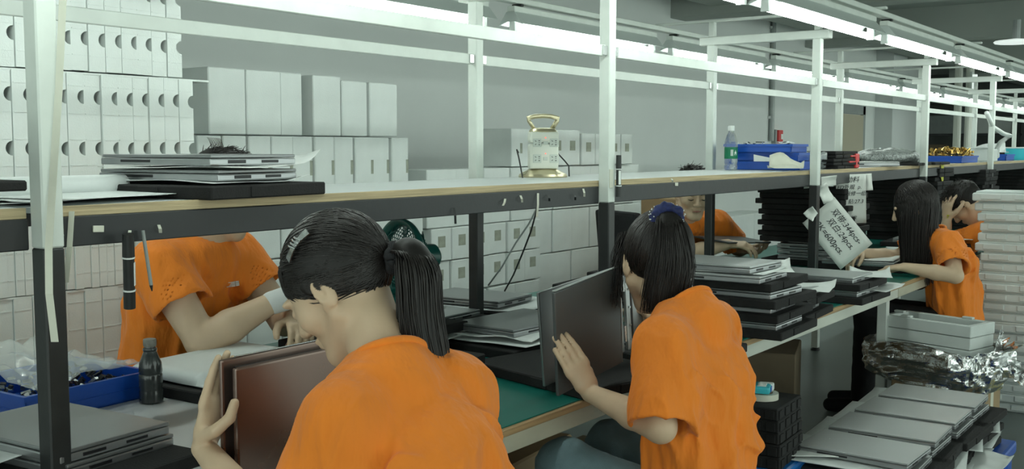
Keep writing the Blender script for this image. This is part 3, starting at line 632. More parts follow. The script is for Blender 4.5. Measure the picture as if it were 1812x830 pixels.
def hand(s, wr, d, n, left, curl, thumb, sc=1., spread=.0, k=.006, kf=.0025):
    wr = np.array(wr, float); d = nrm(d); n = nrm(np.array(n)-d*np.dot(n, d)); sd = np.cross(n, d) if left else np.cross(d, n)
    kn = wr+d*.082*sc
    s.cone(wr, wr+d*.03*sc, (.024*sc, .018*sc), (.031*sc, .017*sc), k, e=sd); s.cone(wr+d*.03*sc, kn, (.032*sc, .017*sc), (.036*sc, .0125*sc), k, e=sd)
    for i, (o, ln) in enumerate(((.029, .95), (.0095, 1.06), (-.0105, 1.0), (-.029, .80))):
        cu = curl[i] if isinstance(curl[0], (list, tuple)) else curl; p = wr+d*(.076-.006*(i == 3)-.003*(i == 0))*sc+sd*o*sc; a = 0; r = .0092*sc*(.92 if i == 3 else 1)
        dd = nrm(d+sd*spread*(1.5-i)*.3)
        for j, L in enumerate((.044, .027, .022)):
            a += math.radians(cu[j]); q = p+(dd*math.cos(a)+n*math.sin(a))*L*ln*sc; s.cone(p, q, r, r*.92, kf if j else .006); p = q; r *= .92
    p = wr+d*.018*sc+sd*.020*sc+n*.006*sc; r = .0135*sc
    for j, (tv, L) in enumerate(zip(thumb, (.042, .034, .028))):
        q = p+nrm(d*tv[0]+sd*tv[1]+n*tv[2])*L*sc; s.cone(p, q, r, r*.86, .008 if j == 0 else kf); p = q; r *= .86
def put_head(s, c, A, sc=1., male=False, ears=True, detail=True):
    c = np.array(c, float); W = lambda x, y, z: c+A@(np.array((x, y, z))*sc); m = 1.04 if male else 1.
    E_ = lambda x, y, z, r, k=.012, op='add', B=None: s.ell(W(x, y, z), np.array(r)*sc, A if B is None else A@B, k, op)
    E_(0, -.012, .03, (.074*m, .094, .088)); s.cone(W(0, .035, .0), W(0, .058, -.085), (.060*sc*m, .052*sc), (.030*sc*m, .030*sc), .03, e=A[:, 0])
    E_(0, .062, -.100, (.022*m, .018, .016), .02)
    for x in (-1, 1):
        s.cone(W(x*.056*m, .002, -.045), W(x*.018, .066, -.098), .020*sc, .016*sc, .025); E_(x*.038, .055, -.022, (.028, .028, .028), .02)
        if detail: E_(x*.030, .084, .024, (.024, .010, .008), .01); E_(x*.033, .104, .002, (.019, .016, .011), .008, 'cut'); E_(x*.031, .078, .001, (.0145, .0135, .0125), .003)
        if ears:
            B = np.array(Matrix.Rotation(x*-.32, 3, 'Z') @ Matrix.Rotation(-.15, 3, 'X')); E_(x*.077*m, -.008, -.006, (.0075, .018, .031), .005, 'add', B); E_(x*.086*m, -.004, -.002, (.007, .0095, .018), .004, 'cut', B); E_(x*.074*m, .004, -.028, (.006, .009, .009), .005)
    if detail:
        s.cone(W(0, .088, .016), W(0, .106, -.026), .0075*sc, .0125*sc, .012)
        for x in (-1, 1): E_(x*.0115, .096, -.031, (.0085, .010, .008), .006)
        E_(0, .088, -.055, (.022, .010, .0065), .006); E_(0, .086, -.066, (.018, .0105, .0075), .006)
def strands(paths, r0=.0016, r1=.0008, n=3):
    vs = []; fs = []
    for P in paths:
        P = np.asarray(P); m = len(P); T = np.gradient(P, axis=0); T /= np.linalg.norm(T, axis=1)[:, None]+1e-9
        ref = V3(.3, .5, .8); a = np.cross(T, ref); a /= np.linalg.norm(a, axis=1)[:, None]+1e-9; b = np.cross(T, a); o = len(vs)
        ang = 2*math.pi*np.arange(n)/n+.7; rr = np.linspace(r0, r1, m)
        ring = P[:, None]+rr[:, None, None]*(a[:, None]*np.cos(ang)[None, :, None]+b[:, None]*np.sin(ang)[None, :, None])
        vs.extend(ring.reshape(-1, 3).tolist())
        for i in range(m-1):
            for k in range(n): fs.append((o+i*n+k, o+i*n+(k+1) % n, o+(i+1)*n+(k+1) % n, o+(i+1)*n+k))
    me = bpy.data.meshes.new('hair_strands'); me.from_pydata(vs, [], fs); me.polygons.foreach_set('use_smooth', [True]*len(me.polygons)); me.update(); me.materials.append(M['hair_strand']); return me
def folds(seed, amp, sets):
    # sets: (direction along the fold, spacing frequency, along frequency, weight, centre, reach)
    def fn(p):
        out = np.zeros(len(p)); wv = np.stack([vnoise(p*6+seed+i*7.3) for i in range(3)], 1)*.03; q = p+wv
        for (dr, f1, f2, wt, c, rc) in sets:
            dr = nrm(dr); a = nrm(np.cross(dr, (0.31, .2, .93))); b = np.cross(dr, a)
            co = np.stack([q@a*f1, q@b*f1, q@dr*f2], 1)+seed; v = vnoise(co); v = np.clip(1-2.6*np.abs(v), 0, 1)**1.4; 
            g = 1. if c is None else np.exp(-((p-np.array(c))**2).sum(1)/rc**2)
            out += wt*v*g
        return -amp*out
    return fn
def drapes(pel, ch, fwd, rt, seed, n=18, amp=.010):
    g = np.random.default_rng(int(seed*10)); z0, z1 = pel[2]-.05, ch[2]+.10; L = []
    for i in range(n):
        L.append((2*math.pi*(i+g.uniform(-.3, .3))/n, g.uniform(-1.6, 1.6), math.radians(g.uniform(4.5, 9)), amp*g.uniform(.5, 1.25)*(1 if g.random() < .6 else -.8), g.uniform(z0, z0+.16), g.uniform(z1-.16, z1)))
    def fn(p):
        t = np.clip((p[:, 2]-pel[2])/(ch[2]-pel[2]), -.3, 1.3)[:, None]; q = p-(pel+(ch-pel)*t); th = np.arctan2(q@rt, q@fwd); out = np.zeros(len(p))
        rad = np.hypot(q@rt, q@fwd); inside = np.clip((.215-rad)/.03, 0, 1)
        wob = .12*vnoise(np.stack([p[:, 2]*9, th*2, 0*th+seed], 1))
        for (a, sl, w_, am, za, zb) in L:
            zc = (za+zb)/2; c = a+sl*(p[:, 2]-zc)+wob; dd = np.abs((th-c+math.pi) % (2*math.pi)-math.pi); win = np.clip((p[:, 2]-za)/.07, 0, 1)*np.clip((zb-p[:, 2])/.07, 0, 1)
            out += am*np.exp(-(dd/w_)**2)*win
        return -out*inside
    return fn
def person(name, label, J, hb=.005, hs=.006, male=False, skin='skin', g=1.0, trousers='black_cloth', folds_sets=(), foldamp=.004, sleeve=.62, pants=True, legs=True):
    pel, ch, nk, hd = [np.array(J[k], float) for k in ('pelvis', 'chest', 'neck', 'head')]
    A = head_frame(*J['look']); facing = math.radians(J['face']); fwd = V3(math.cos(facing), math.sin(facing), 0); rt = V3(math.sin(facing), -math.cos(facing), 0)
    SL, SR = np.array(J['shL'], float), np.array(J['shR'], float); side = nrm(SR-SL)
    pts = [pel, ch, nk, hd, SL, SR]+[np.array(J[k], float) for k in J if k[:2] in ('el', 'wr', 'kn', 'an', 'hi')]
    lo = np.min(pts, 0)-.24; hi = np.max(pts, 0)+.24; lo[2] = max(lo[2], 0 if legs else -9)
    root = thing(name, label, 'person', (0, 0, 0))
    s = SDF(lo, hi, hb); wst = (pel*.55+ch*.45)
    s.cone(pel, wst, (.155*g, .10*g), (.125*g, .088*g), .03, e=rt); s.cone(wst, ch, (.125*g, .088*g), (.145*g, .10*g), .03, e=rt); s.cone(ch, nk-V3(0, 0, .05), (.145*g, .095*g), (.07*g, .06*g), .03, e=side)
    r_n = .056 if male else .047
    put_head(s, hd, A, J.get('hs', 1.), male, detail=J.get('detail', True))
    s.cone(nk-V3(0, 0, .04), hd+A@V3(0, -.022, -.055), r_n+.008, r_n, .025)
    ra = .050*g if male else .043*g
    for sd, l in (('L', True), ('R', False)):
        S_, E_, W_ = [np.array(J[k+sd], float) for k in ('sh', 'el', 'wr')]
        s.cone(nk-V3(0, 0, .045), S_, .045*g, ra, .03); s.cone(S_, E_, ra*1.04, ra*.82, .012); mid = E_*.62+W_*.38; s.cone(E_, mid, ra*.86, ra*.84, .012); s.cone(mid, W_, ra*.84, ra*.52, .012)
        hnd = J['hand'+sd]; hand(s, W_, hnd['d'], hnd['n'], l, hnd.get('curl', (20, 25, 20)), hnd.get('thumb', ((.7, .7, .2), (.9, .3, .3), (.95, .1, .3))), hnd.get('sc', 1.)*(1.08 if male else .97), hnd.get('spread', 0))
        if legs:
            H_, K_, N_ = np.array(J['hip'+sd], float), np.array(J['kn'+sd], float), np.array(J['an'+sd], float)
            s.cone(H_, K_, .078*g, .052*g, .03); s.cone(K_, N_, .052*g, .034*g, .02); toe = nrm([*(K_-H_)[:2], 0]); s.cone(N_-V3(0, 0, .03), V3(*(N_+toe*.15)[:2], .025), .034, .024, .02)
    body = link('body', s.mesh('body', skin), root); del s
    # shirt
    t = SDF(np.maximum(lo, [-99, -99, pel[2]-.16]), hi, hs)
    hem = pel+V3(0, 0, -.04); lp = pel+(pel-wst)*.15
    t.cone(lp, wst, (.180*g, .128*g), (.152*g, .112*g), .03, e=rt); t.cone(wst, ch, (.152*g, .112*g), (.160*g, .110*g), .03, e=rt); t.cone(ch, nk-V3(0, 0, .05), (.160*g, .108*g), (.115*g, .070*g), .03, e=side)
    cuffs = []
    for sd in 'LR':
        S_, E_ = np.array(J['sh'+sd], float), np.array(J['el'+sd], float); en = S_+(E_-S_)*J.get('sleeve', sleeve); r_s = ra*1.08+.017; r_e = ra+.028
        t.cone(nk-V3(0, 0, .030), S_-V3(0, 0, .006), .050*g, r_s-.004, .05); t.cone(S_, en, r_s, r_e, .03, cut_end=True); cuffs.append((S_, en, r_e))
    t.noise(folds(J.get('seed', 3.1), foldamp, folds_sets)); t.noise(drapes(pel, ch, fwd, rt, J.get('seed', 3.1)), .035)
    for (S_, en, r_e) in cuffs:
        ax = nrm(en-S_); t.cone(en-ax*.05, en+ax*.05, r_e-.009, r_e-.007, 0, 'cut')
    nd = nrm(hd+A@V3(0, -.022, -.055)-nk); nd = nrm(nd+V3(0, 0, .5)); t.cone(nk-nd*.06, nk+nd*.004, r_n+.026, r_n+.017, .012, cut_end=True); t.cone(nk-nd*.012, nk+nd*.15, r_n+.008, r_n+.03, .003, 'cut')
    shirt = link('shirt', t.mesh('shirt', 'orange'), root, label='orange short-sleeved shirt')
    # ribbed collar
    cen = nk+nd*.002; e1 = nrm(np.cross(nd, fwd)); e2 = nrm(np.cross(e1, nd)); rc = r_n+.0145
    q = MB().tube([Vector(cen+e1*rc*math.cos(a)+e2*rc*math.sin(a)) for a in [2*math.pi*i/40 for i in range(41)]], .0075, 8, caps=False)
    cm = q.obj('collar', 'orange', shirt, smooth=True)
    if legs and pants:
        t = SDF(np.array([lo[0], lo[1], 0]), np.array([hi[0], hi[1], pel[2]+.2]), hs*1.2)
        t.cone(pel-V3(0, 0, .02), pel+V3(0, 0, .08), (.155*g, .10*g), (.13*g, .09*g), .03, e=rt)
        for sd in 'LR':
            H_, K_, N_ = np.array(J['hip'+sd], float), np.array(J['kn'+sd], float), np.array(J['an'+sd], float)
            t.cone(H_, K_, .088*g, .068*g, .04); t.cone(K_, N_, .068*g, .055*g, .03)
        t.noise(folds(J.get('seed', 3.1)+5, .004, [((.3, .8, .2), 18, 5, .8, None, 0), ((1, .2, .3), 25, 6, .6, None, 0)]))
        link('trousers', t.mesh('trousers', trousers), root)
        for sd in 'LR':
            K_, N_, H_ = np.array(J['kn'+sd], float), np.array(J['an'+sd], float), np.array(J['hip'+sd], float); toe = nrm([*(K_-H_)[:2], 0])
            sh = SDF(N_-.25, N_+.25, .008); sh.lo[2] = -.016; sh.n = np.array([64, 64, 20]); sh.d = np.full(sh.n, .2, np.float32)
            sh.cone(V3(*(N_-toe*.03)[:2], .045), V3(*(N_+toe*.16)[:2], .035), .042, .034, .02); link('shoe', sh.mesh('shoe', 'black_cloth'), root)
    return root, A
def scalp(root, hd, A, sc, r=(.083, .103, .097), c0=(0, -.015, .033), p0=(0, .085, .062), p1=(0, -.095, -.062), h=.005, noise=.0015, ear=True, extra=None):
    W = lambda x, y, z: hd+A@(np.array((x, y, z))*sc); hd = np.array(hd, float)
    s = SDF(hd-.17, hd+.17, h); s.ell(W(*c0), np.array(r)*sc, A, 0)
    for x in (-1, 1): s.cone(W(x*.072, .016, .02), W(x*.0735, .014, -.012), .010*sc, .004*sc, .008)
    if extra: extra(s, W)
    a, b = np.array(p0), np.array(p1); dr = nrm(b-a); nn = V3(0, -dr[2], dr[1]); nn = nn if nn[2] > 0 else -nn   # upward normal in head space
    sl, (X, Y, Z) = s.sub(hd-.17, hd+.17, 0); X, Y, Z = X-hd[0], Y-hd[1], Z-hd[2]; wn = A@nn; off = float(np.dot(a*sc, nn))
    xs = X*A[0, 0]+Y*A[1, 0]+Z*A[2, 0]
    s.d[sl] = np.maximum(s.d[sl], -(X*wn[0]+Y*wn[1]+Z*wn[2]-off)-.012*np.clip(np.abs(xs)/.07-.6, 0, .4))
    s.noise(lambda p: noise*vnoise((p-hd)@A*np.array((60, 20, 60)))+.0)
    return link('hair', s.mesh('hair', 'hair'), root, label='black hair'), W
def cap_dir(v, r, c0): return np.array(c0)+np.array(r)*nrm(v)
# ------------------------------------------------------------------ the woman with the silver hair clip
def unit_strands(n, starts, tie, r, c0, W, lift=1.012, segs=10, jit=.012, seed=1):
    rg = np.random.default_rng(seed); out = []
    for i in range(n):
        a = nrm(starts(rg)); b = nrm(np.array(tie)+rg.normal(0, .05, 3)); P = []; lf = lift+rg.uniform(-.004, .022); w0 = rg.normal(0, jit)
        for t in np.linspace(0, 1, segs):
            v = nrm(a*(1-t)+b*t); v = v+w0*math.sin(t*math.pi)*np.cross(a, b); q = np.array(c0)+np.array(r)*nrm(v)*(lf if t < .95 else lf); P.append(W(*q))
        out.append(P)
    return out
def tail(n, guide, w0, w1, w2, seed=2, segs=14, cut=.04, axes=None, kink=.004, br=(0, .4, .8, 1)):
    rg = np.random.default_rng(seed); G = np.array(guide); out = []
    u = np.linspace(0, 1, len(G)); tt = np.linspace(0, 1, segs)
    for i in range(n):
        a, rr = rg.uniform(0, 2*math.pi), math.sqrt(rg.uniform(.05, 1)); off = axes[0]*math.cos(a)*rr+axes[1]*math.sin(a)*rr
        end = 1-rg.random()**2*cut*4; P = []
        for t in tt*end:
            c = np.array([np.interp(t, u, G[:, k]) for k in range(3)]); wd = np.interp(t, br, [w0, w1, w1, w2])
            P.append(c+off*wd+kink*np.array([math.sin(5*t+i), math.cos(4*t+2*i), 0])*t)
        out.append(P)
    return out
def smooth_curve(pts, n=24):
    P = np.array(pts, float); P = np.vstack([2*P[0]-P[1], P, 2*P[-1]-P[-2]]); out = []
    for i in range(1, len(P)-2):
        for t in np.linspace(0, 1, n//(len(P)-3), endpoint=False):
            a, b, c, d = P[i-1:i+3]; out.append(.5*(2*b+(c-a)*t+(2*a-5*b+4*c-d)*t*t+(3*b-a-3*c+d)*t**3))
    out.append(P[-2]); return out
J = dict(pelvis=(1.245, 1.00, .53), chest=(1.252, 1.085, .85), neck=(1.262, 1.165, 1.02), head=(1.290, 1.300, 1.125), look=(107, 37, 0), face=88, seed=3.1,
  shL=(1.122, 1.13, .953), shR=(1.390, 1.125, .950), elL=(1.085, 1.215, .735), wrL=(1.140, 1.490, .840), elR=(1.45, 1.19, .735), wrR=(1.545, 1.41, .84),
  handL=dict(d=(.42, .10, 1), n=(.2, -.97, 0), curl=((2, 5, 5), (2, 5, 5), (2, 5, 5), (2, 5, 5)), thumb=((.35, .35, 1.0), (.75, .0, .75), (.95, -.05, .05))),
  handR=dict(d=(-.1, .16, 1), n=(-1, .2, 0), curl=(25, 35, 30), thumb=((.8, .55, .25), (.85, .1, .6), (.8, .0, .7))),
  hipL=(1.16, 1.0, .50), hipR=(1.33, 1.0, .50), knL=(1.13, 1.36, .52), knR=(1.36, 1.36, .52), anL=(1.12, 1.32, .09), anR=(1.36, 1.32, .09), sleeve=.80)
fs = [((.1, .1, 1), 13, 3.2, 1.0, (1.27, 1.0, .82), .22), ((.6, -.2, .75), 17, 4, .8, (1.12, 1.08, .88), .14), ((-.6, -.2, .75), 17, 4, .8, (1.42, 1.05, .88), .14), ((1, .2, .1), 22, 5, .45, (1.26, 1.0, .72), .2)]
p1, A = person('person', 'woman in orange shirt with silver hair clip and ponytail, holding a grey laptop', J, .004, .0045, g=.93, folds_sets=fs, foldamp=.016, sleeve=.8)
rr, c0 = (.083, .103, .097), (0, -.015, .033)
hp, W = scalp(p1, J['head'], A, 1., rr, c0, (0, .086, .056), (0, -.1, -.068))
def st1(g):
    u = g.uniform(-1, 1); k = g.random()
    if k < .55: return np.array([u*.95, .72-abs(u)*.55, .36-abs(u)*.52+g.normal(0, .05)])      # hairline
    if k < .8: return np.array([g.uniform(-.9, .9), g.uniform(-.6, .6), g.uniform(.3, .9)])
    return np.array([g.uniform(-.9, .9), -.25-g.random()*.5, -.62+g.normal(0, .05)])            # nape
TIE = (0, -.86, -.45)
link('hair_strands', strands(unit_strands(1300, st1, TIE, rr, c0, W, .997, 11, .10, 4), .0014, .0009), hp)
T = W(0, -.117, -.022); bk = nrm([*(-A[:, 1])[:2], 0]); sdv = nrm(np.cross(bk, (0, 0, 1)))
G = smooth_curve([T-bk*.02, T+bk*.022+V3(0, 0, .016), T+bk*.040-V3(0, 0, .018), T+bk*.044-V3(0, 0, .09), T+bk*.054-V3(0, 0, .15), T+bk*.078-V3(0, 0, .235)])
s = SDF(T-.35, T+.2, .006)
for i in range(len(G)-1):
    t = i/(len(G)-1); w_ = np.interp(t, [0, .15, .5, .8, 1], [.012, .022, .044, .044, .016]); s.cone(G[i], G[i+1], (w_, w_*.72), (w_, w_*.72), .01, e=sdv)
link('ponytail', s.mesh('ponytail', 'hair'), hp)
link('ponytail_strands', strands(tail(950, G, .016, .050, .034, 5, 14, .06, (sdv, bk*.72)), .0013, .0006), hp)
q = MB()
for k in range(3):
    q.tube([Vector(T+bk*(.004*k-.004)+(sdv*math.cos(a)+V3(0, 0, 1)*math.sin(a))*(.021+.003*math.sin(5*a+k))) for a in [2*math.pi*i/26 for i in range(27)]], .0075, 8)
q.obj('hair_tie', 'black_cloth', hp, smooth=True)
# the clip: a bow-shaped metal barrette above the temple
cp = Vector(W(-.0755, -.015, .084)); cd = (Vector(W(-.068, -.045, .091))-Vector(W(-.070, .013, .074))).normalized(); cn = Vector(A@nrm(V3(-.86, .0, .5)))
cs = cd.cross(cn).normalized(); cn = cs.cross(cd)
def cf(u, v): return cp+cd*(u-.5)*.062+cs*(v-.5)*(.009+.006*abs(2*u-1))+cn*(.006-.006*abs(2*u-1)**2)
q = MB().sheet(cf, 14, 4, .0024); bar = q.obj('hair_clip', 'steel', hp, smooth=False, label='silver bow-shaped hair clip')
q = MB()
for k in range(4): q.tube([cp+cn*.009-cs*.009+cd*(.006*k-.009), cp+cn*.014+cd*(.006*k-.006), cp+cn*.009+cs*.009+cd*(.006*k-.003)], .0018, 6)
q.obj('bow', 'steel', hp)
# fly-away hairs at the forehead
rg = np.random.default_rng(9)
link('loose_hairs', strands([[W(*(np.array(c0)+np.array(rr)*nrm(v)*(1.0+.05*t)+np.array((0, .012*t, -.03*t*t))*1.0)) for t in np.linspace(0, 1, 6)] for v in [np.array([g_, .75, .55]) for g_ in rg.uniform(-.95, .9, 60)]], .0007, .0004), hp)
# ------------------------------------------------------------------ the woman with the blue scrunchie
J = dict(pelvis=(2.17, 1.02, .53), chest=(2.18, 1.055, .83), neck=(2.215, 1.092, .995), head=(2.272, 1.203, 1.084), look=(42, 10, -4), face=84, seed=8.4,
  shL=(2.045, 1.065, .935), shR=(2.315, 1.07, .932), elL=(1.960, 1.025, .772), wrL=(2.035, 1.245, .800), elR=(2.46, 1.15, .74), wrR=(2.56, 1.34, .82),
  handL=dict(d=(-.30, .36, .88), n=(.45, .85, -.15), curl=((6, 10, 8), (5, 8, 6), (4, 8, 6), (3, 8, 6)), thumb=((.6, .5, .7), (.75, .2, .7), (.85, .1, .5)), spread=-.08, sc=.94),
  handR=dict(d=(-.1, .5, .8), n=(-.8, .5, .1), curl=(25, 30, 25)),
  hipL=(2.11, 1.0, .52), hipR=(2.29, 1.0, .52), knL=(2.07, 1.34, .60), knR=(2.33, 1.36, .585), anL=(2.10, 1.32, .09), anR=(2.33, 1.33, .09), sleeve=.97)
fs = [((.1, .1, 1), 14, 3.4, .9, (2.25, .98, .75), .25), ((-.5, -.2, .8), 18, 4, 1., (2.02, 1.02, .86), .12), ((.9, .3, -.5), 20, 4, .9, (2.2, .9, .68), .14), ((.6, .2, .75), 15, 4, .7, (2.32, .95, .85), .14)]
p2, A = person('person', 'woman in orange shirt with blue scrunchie, holding a dark laptop cover', J, .004, .0045, g=.93, folds_sets=fs, foldamp=.016, trousers='jeans')
hp, W = scalp(p2, J['head'], A, 1., rr, c0, (0, .086, .05), (0, -.1, -.078))
TIE = (0, -.50, .86)
def st2(g):
    u = g.uniform(-1, 1); k = g.random()
    if k < .35: return np.array([u*.95, .72-abs(u)*.55, .36-abs(u)*.5])
    if k < .6: return np.array([g.choice([-1, 1])*g.uniform(.6, .95), g.uniform(-.7, .2), g.uniform(-.5, .2)])
    return np.array([g.uniform(-.9, .9), -.45-g.random()*.4, -.7+g.normal(0, .06)])
link('hair_strands', strands(unit_strands(1200, st2, TIE, rr, c0, W, .997, 11, .08, 14), .0014, .0009), hp)
T = W(0, -.078, .108); bk = nrm([*(-A[:, 1])[:2], 0]); sdv = nrm(np.cross(bk, (0, 0, 1)))
G = smooth_curve([T-bk*.01, T+bk*.022-V3(0, 0, .002), T+bk*.042-V3(0, 0, .05), T+bk*.046-V3(0, 0, .11), T+bk*.042+sdv*.008-V3(0, 0, .17), T+bk*.036+sdv*.016-V3(0, 0, .228)])
s = SDF(T-.33, T+.15, .006)
for i in range(len(G)-1):
    t = i/(len(G)-1); w_ = np.interp(t, [0, .15, .5, .85, 1], [.014, .020, .038, .046, .018]); s.cone(G[i], G[i+1], (w_, w_*.42), (w_, w_*.42), .01, e=sdv)
link('ponytail', s.mesh('ponytail', 'hair'), hp)
link('ponytail_strands', strands(tail(850, G, .016, .056, .054, 25, 14, .09, (sdv, bk*.45), .006, (0, .62, .85, 1)), .0013, .0006), hp)
# side locks falling past the cheeks
rg = np.random.default_rng(31); P = []
for i in range(150):
    sx = -1 if i % 4 else 1; a = rg.uniform(0, .05); x = sx*(.080+rg.uniform(-.004, .012)); y = .03+a-.02; L = rg.uniform(.10, .19)
    P.append([W(x*(.86+.2*min(1, t*1.6))+sx*.010*math.sin(t*2.5+i), y+.012*math.sin(t*3), .075-t*L-.05*t*(sx > 0)*.3) for t in np.linspace(0, 1, 9)])
link('side_lock', strands([p_ for i, p_ in enumerate(P) if i % 4], .0014, .0006), hp); link('side_lock', strands(P[::4], .0014, .0006), hp)
sc_ = SDF(T-.12, T+.12, .004)
for k in range(15):
    a = 2*math.pi*k/15; c_ = T+bk*.004+(sdv*math.cos(a)*1.15+nrm(V3(0, 0, 1)+.2*bk)*math.sin(a)*.85)*.025; sc_.ell(c_, (.013+.004*math.sin(k*2.3), .012+.004*math.cos(k*3.1), .013+.004*math.sin(k*4.7)), None, .002)
scr = link('scrunchie', sc_.mesh('scrunchie', 'navy'), hp, label='ruffled navy blue scrunchie')
q = MB(); rg = np.random.default_rng(3)
for k in range(60):
    a = rg.uniform(0, 6.28); b_ = rg.uniform(-1.2, 1.2); c_ = T+bk*(.004+.0145*math.sin(b_))+(sdv*math.cos(a)*1.15+V3(0, 0, 1)*math.sin(a)*.85)*(.025+.0135*math.cos(b_)); q.rbox(c_, (.0022, .0022, .0022), 0, rot=(a, b_, a))
q.obj('white_dots', 'white_plastic', scr, kind='stuff')
# ------------------------------------------------------------------ the man across the bench with the white glove
J = dict(pelvis=(1.95, 2.74, .55), chest=(1.965, 2.66, .90), neck=(1.985, 2.575, 1.085), head=(2.02, 2.515, 1.228), look=(-42, 18, 0), face=-80, seed=12.2, hs=1.03, detail=True,
  shL=(2.120, 2.60, 1.035), shR=(1.805, 2.545, 1.03), elR=(1.84, 2.40, .825), wrR=(2.03, 2.31, .925), elL=(2.20, 2.46, .83), wrL=(2.09, 2.30, .865),
  handR=dict(d=(.85, -.3, .15), n=(.15, -.3, -1), curl=(18, 25, 20)), handL=dict(d=(-.4, -.7, -.1), n=(-.2, .2, -1), curl=(25, 30, 25)),
  hipL=(2.06, 2.72, .53), hipR=(1.85, 2.72, .53), knL=(2.08, 2.30, .55), knR=(1.80, 2.30, .55), anL=(2.08, 2.32, .09), anR=(1.80, 2.32, .09), sleeve=.52)
fs = [((.1, .1, 1), 12, 3, .9, (1.97, 2.55, .8), .25), ((.8, 0, -.6), 15, 4, .9, (1.95, 2.5, .9), .2), ((.3, .2, .9), 15, 4, .6, (1.8, 2.5, .95), .12)]
p3, A = person('person', 'man in orange shirt and white glove sitting across the bench', J, .0055, .006, True, 'skin', 1.12, 'black_cloth', fs, .013)
def short_hair(root, hd, A, sc, seed, p0=(0, .09, .058), p1=(0, -.1, -.055), n=700, L=.020):
    hp, W = scalp(root, hd, A, sc, rr, c0, p0, p1, .006, .003); g = np.random.default_rng(seed); P = []
    for i in range(n):
        v = np.array([g.normal(), g.normal(), abs(g.normal())*1.1]); v = nrm(v); b_ = np.array(c0)+np.array(rr)*v*1.0; dr = nrm(v*.25+np.array((g.normal(0, .35), .7+g.normal(0, .3), -.25+g.normal(0, .2))))
        if v[1] > .6 and v[2] < .25: continue
        P.append([W(*(b_+dr*L*t+v*.006*t)) for t in (0, .35, .7, 1)])
    link('hair_strands', strands(P, .0019, .0007), hp); return hp, W
hp, W = short_hair(p3, J['head'], A, 1.05, 3)
link('cowlick', strands([[W(.02+.01*math.sin(i), -.07+.004*i-.02*t, .115+.045*t-.02*t*t+.001*i) for t in np.linspace(0, 1, 6)] for i in range(9)], .0016, .0006), hp)
g_ = SDF(V3(1.95, 2.1, .8), V3(2.25, 2.4, 1.05), .0045); hr = J['handR']; hand(g_, np.array(J['wrR'])+nrm(hr['d'])*.006, hr['d'], hr['n'], False, hr['curl'], ((.7, .7, .2), (.9, .3, .3), (.95, .1, .3)), 1.2, 0, .008)
g_.cone(np.array(J['wrR'])-nrm(V3(.19, -.09, .1))*.012, np.array(J['wrR'])+nrm(hr['d'])*.05, .034, .036, .01); link('glove', g_.mesh('glove', 'glove'), p3, label='white knitted work glove')
# small white print on the chest
def chest_print(root, pos, nrmv, s_=.017, n=4):
    nv = nrm(nrmv); e = nrm(np.cross((0, 0, 1), nv)); u = np.cross(nv, e); q = MB(); g = random.Random(4)
    for k in range(n):
        for j in range(6):
            if j < 3: a, b_ = (-.42, .42), ((j-1)*.36-.07, (j-1)*.36+.07)
            else: a, b_ = ((j-4)*.34-.06, (j-4)*.34+.06), (-.45, .45)
            if k == n-1 and j in (0, 2, 3, 5): continue
            if g.random() < .18: continue
            P = [np.array(pos)+e*s_*(1.25*k+x)+u*s_*y+nv*.0 for (x, y) in ((a[0], b_[0]), (a[1], b_[0]), (a[1], b_[1]), (a[0], b_[1]))]
            q.add([p_-nv*.012 for p_ in P]+[p_+nv*.009 for p_ in P], [(4, 5, 6, 7), (0, 1, 5, 4), (1, 2, 6, 5), (2, 3, 7, 6), (3, 0, 4, 7)])
    return q.obj('chest_print', 'white_plastic', root)
CP3 = chest_print(p3, (2.035, 2.512, .957), (.25, -.95, .12))
# ------------------------------------------------------------------ the man further along, lowering his eyes
J = dict(pelvis=(5.36, 2.80, .52), chest=(5.30, 2.69, .84), neck=(5.19, 2.58, .99), head=(5.085, 2.485, 1.128), look=(222, 16, 0), face=240, seed=17.2, hs=1.10,
  shL=(5.43, 2.50, .945), shR=(5.09, 2.69, .955), elL=(5.60, 2.45, .80), wrL=(5.50, 2.36, .80), elR=(5.06, 2.50, .80), wrR=(5.13, 2.30, .86),
  handL=dict(d=(-.1, -.6, -.05), n=(-.2, .3, 1), curl=(30, 35, 30)), handR=dict(d=(.2, -.7, 0), n=(.3, 0, -1), curl=(25, 30, 25)),
  hipL=(5.44, 2.76, .5), hipR=(5.26, 2.84, .5), knL=(5.3, 2.42, .52), knR=(5.1, 2.5, .52), anL=(5.3, 2.44, .09), anR=(5.1, 2.52, .09))
fs = [((.1, .1, 1), 12, 3, .9, (5.25, 2.6, .8), .25), ((.5, -.5, -.6), 15, 4, .9, (5.3, 2.6, .9), .2)]
p4, A = person('person', 'man in orange shirt looking down behind a black post across the bench', J, .006, .007, True, 'skin', 1.10, 'black_cloth', fs, .013, sleeve=.8)
hp, W = short_hair(p4, J['head'], A, 1.12, 5, (0, .09, .050), (0, -.1, -.05))
for x in (-1, 1):
    MB().tube([W(x*.012, .100, .022), W(x*.030, .097, .029), W(x*.046, .085, .024)], [.003, .0035, .002], 6).obj('eyebrow', 'hair', hp)
    MB().tube([W(x*.019, .092, -.003), W(x*.031, .0955, -.006), W(x*.044, .088, -.004)], [.0015, .0026, .0015], 6).obj('eyelid', 'hair', p4)
MB().tube([W(-.021, .094, -.0605), W(0, .100, -.0605), W(.021, .094, -.0605)], [.002, .0045, .002], 6).obj('lips', 'lips', p4)
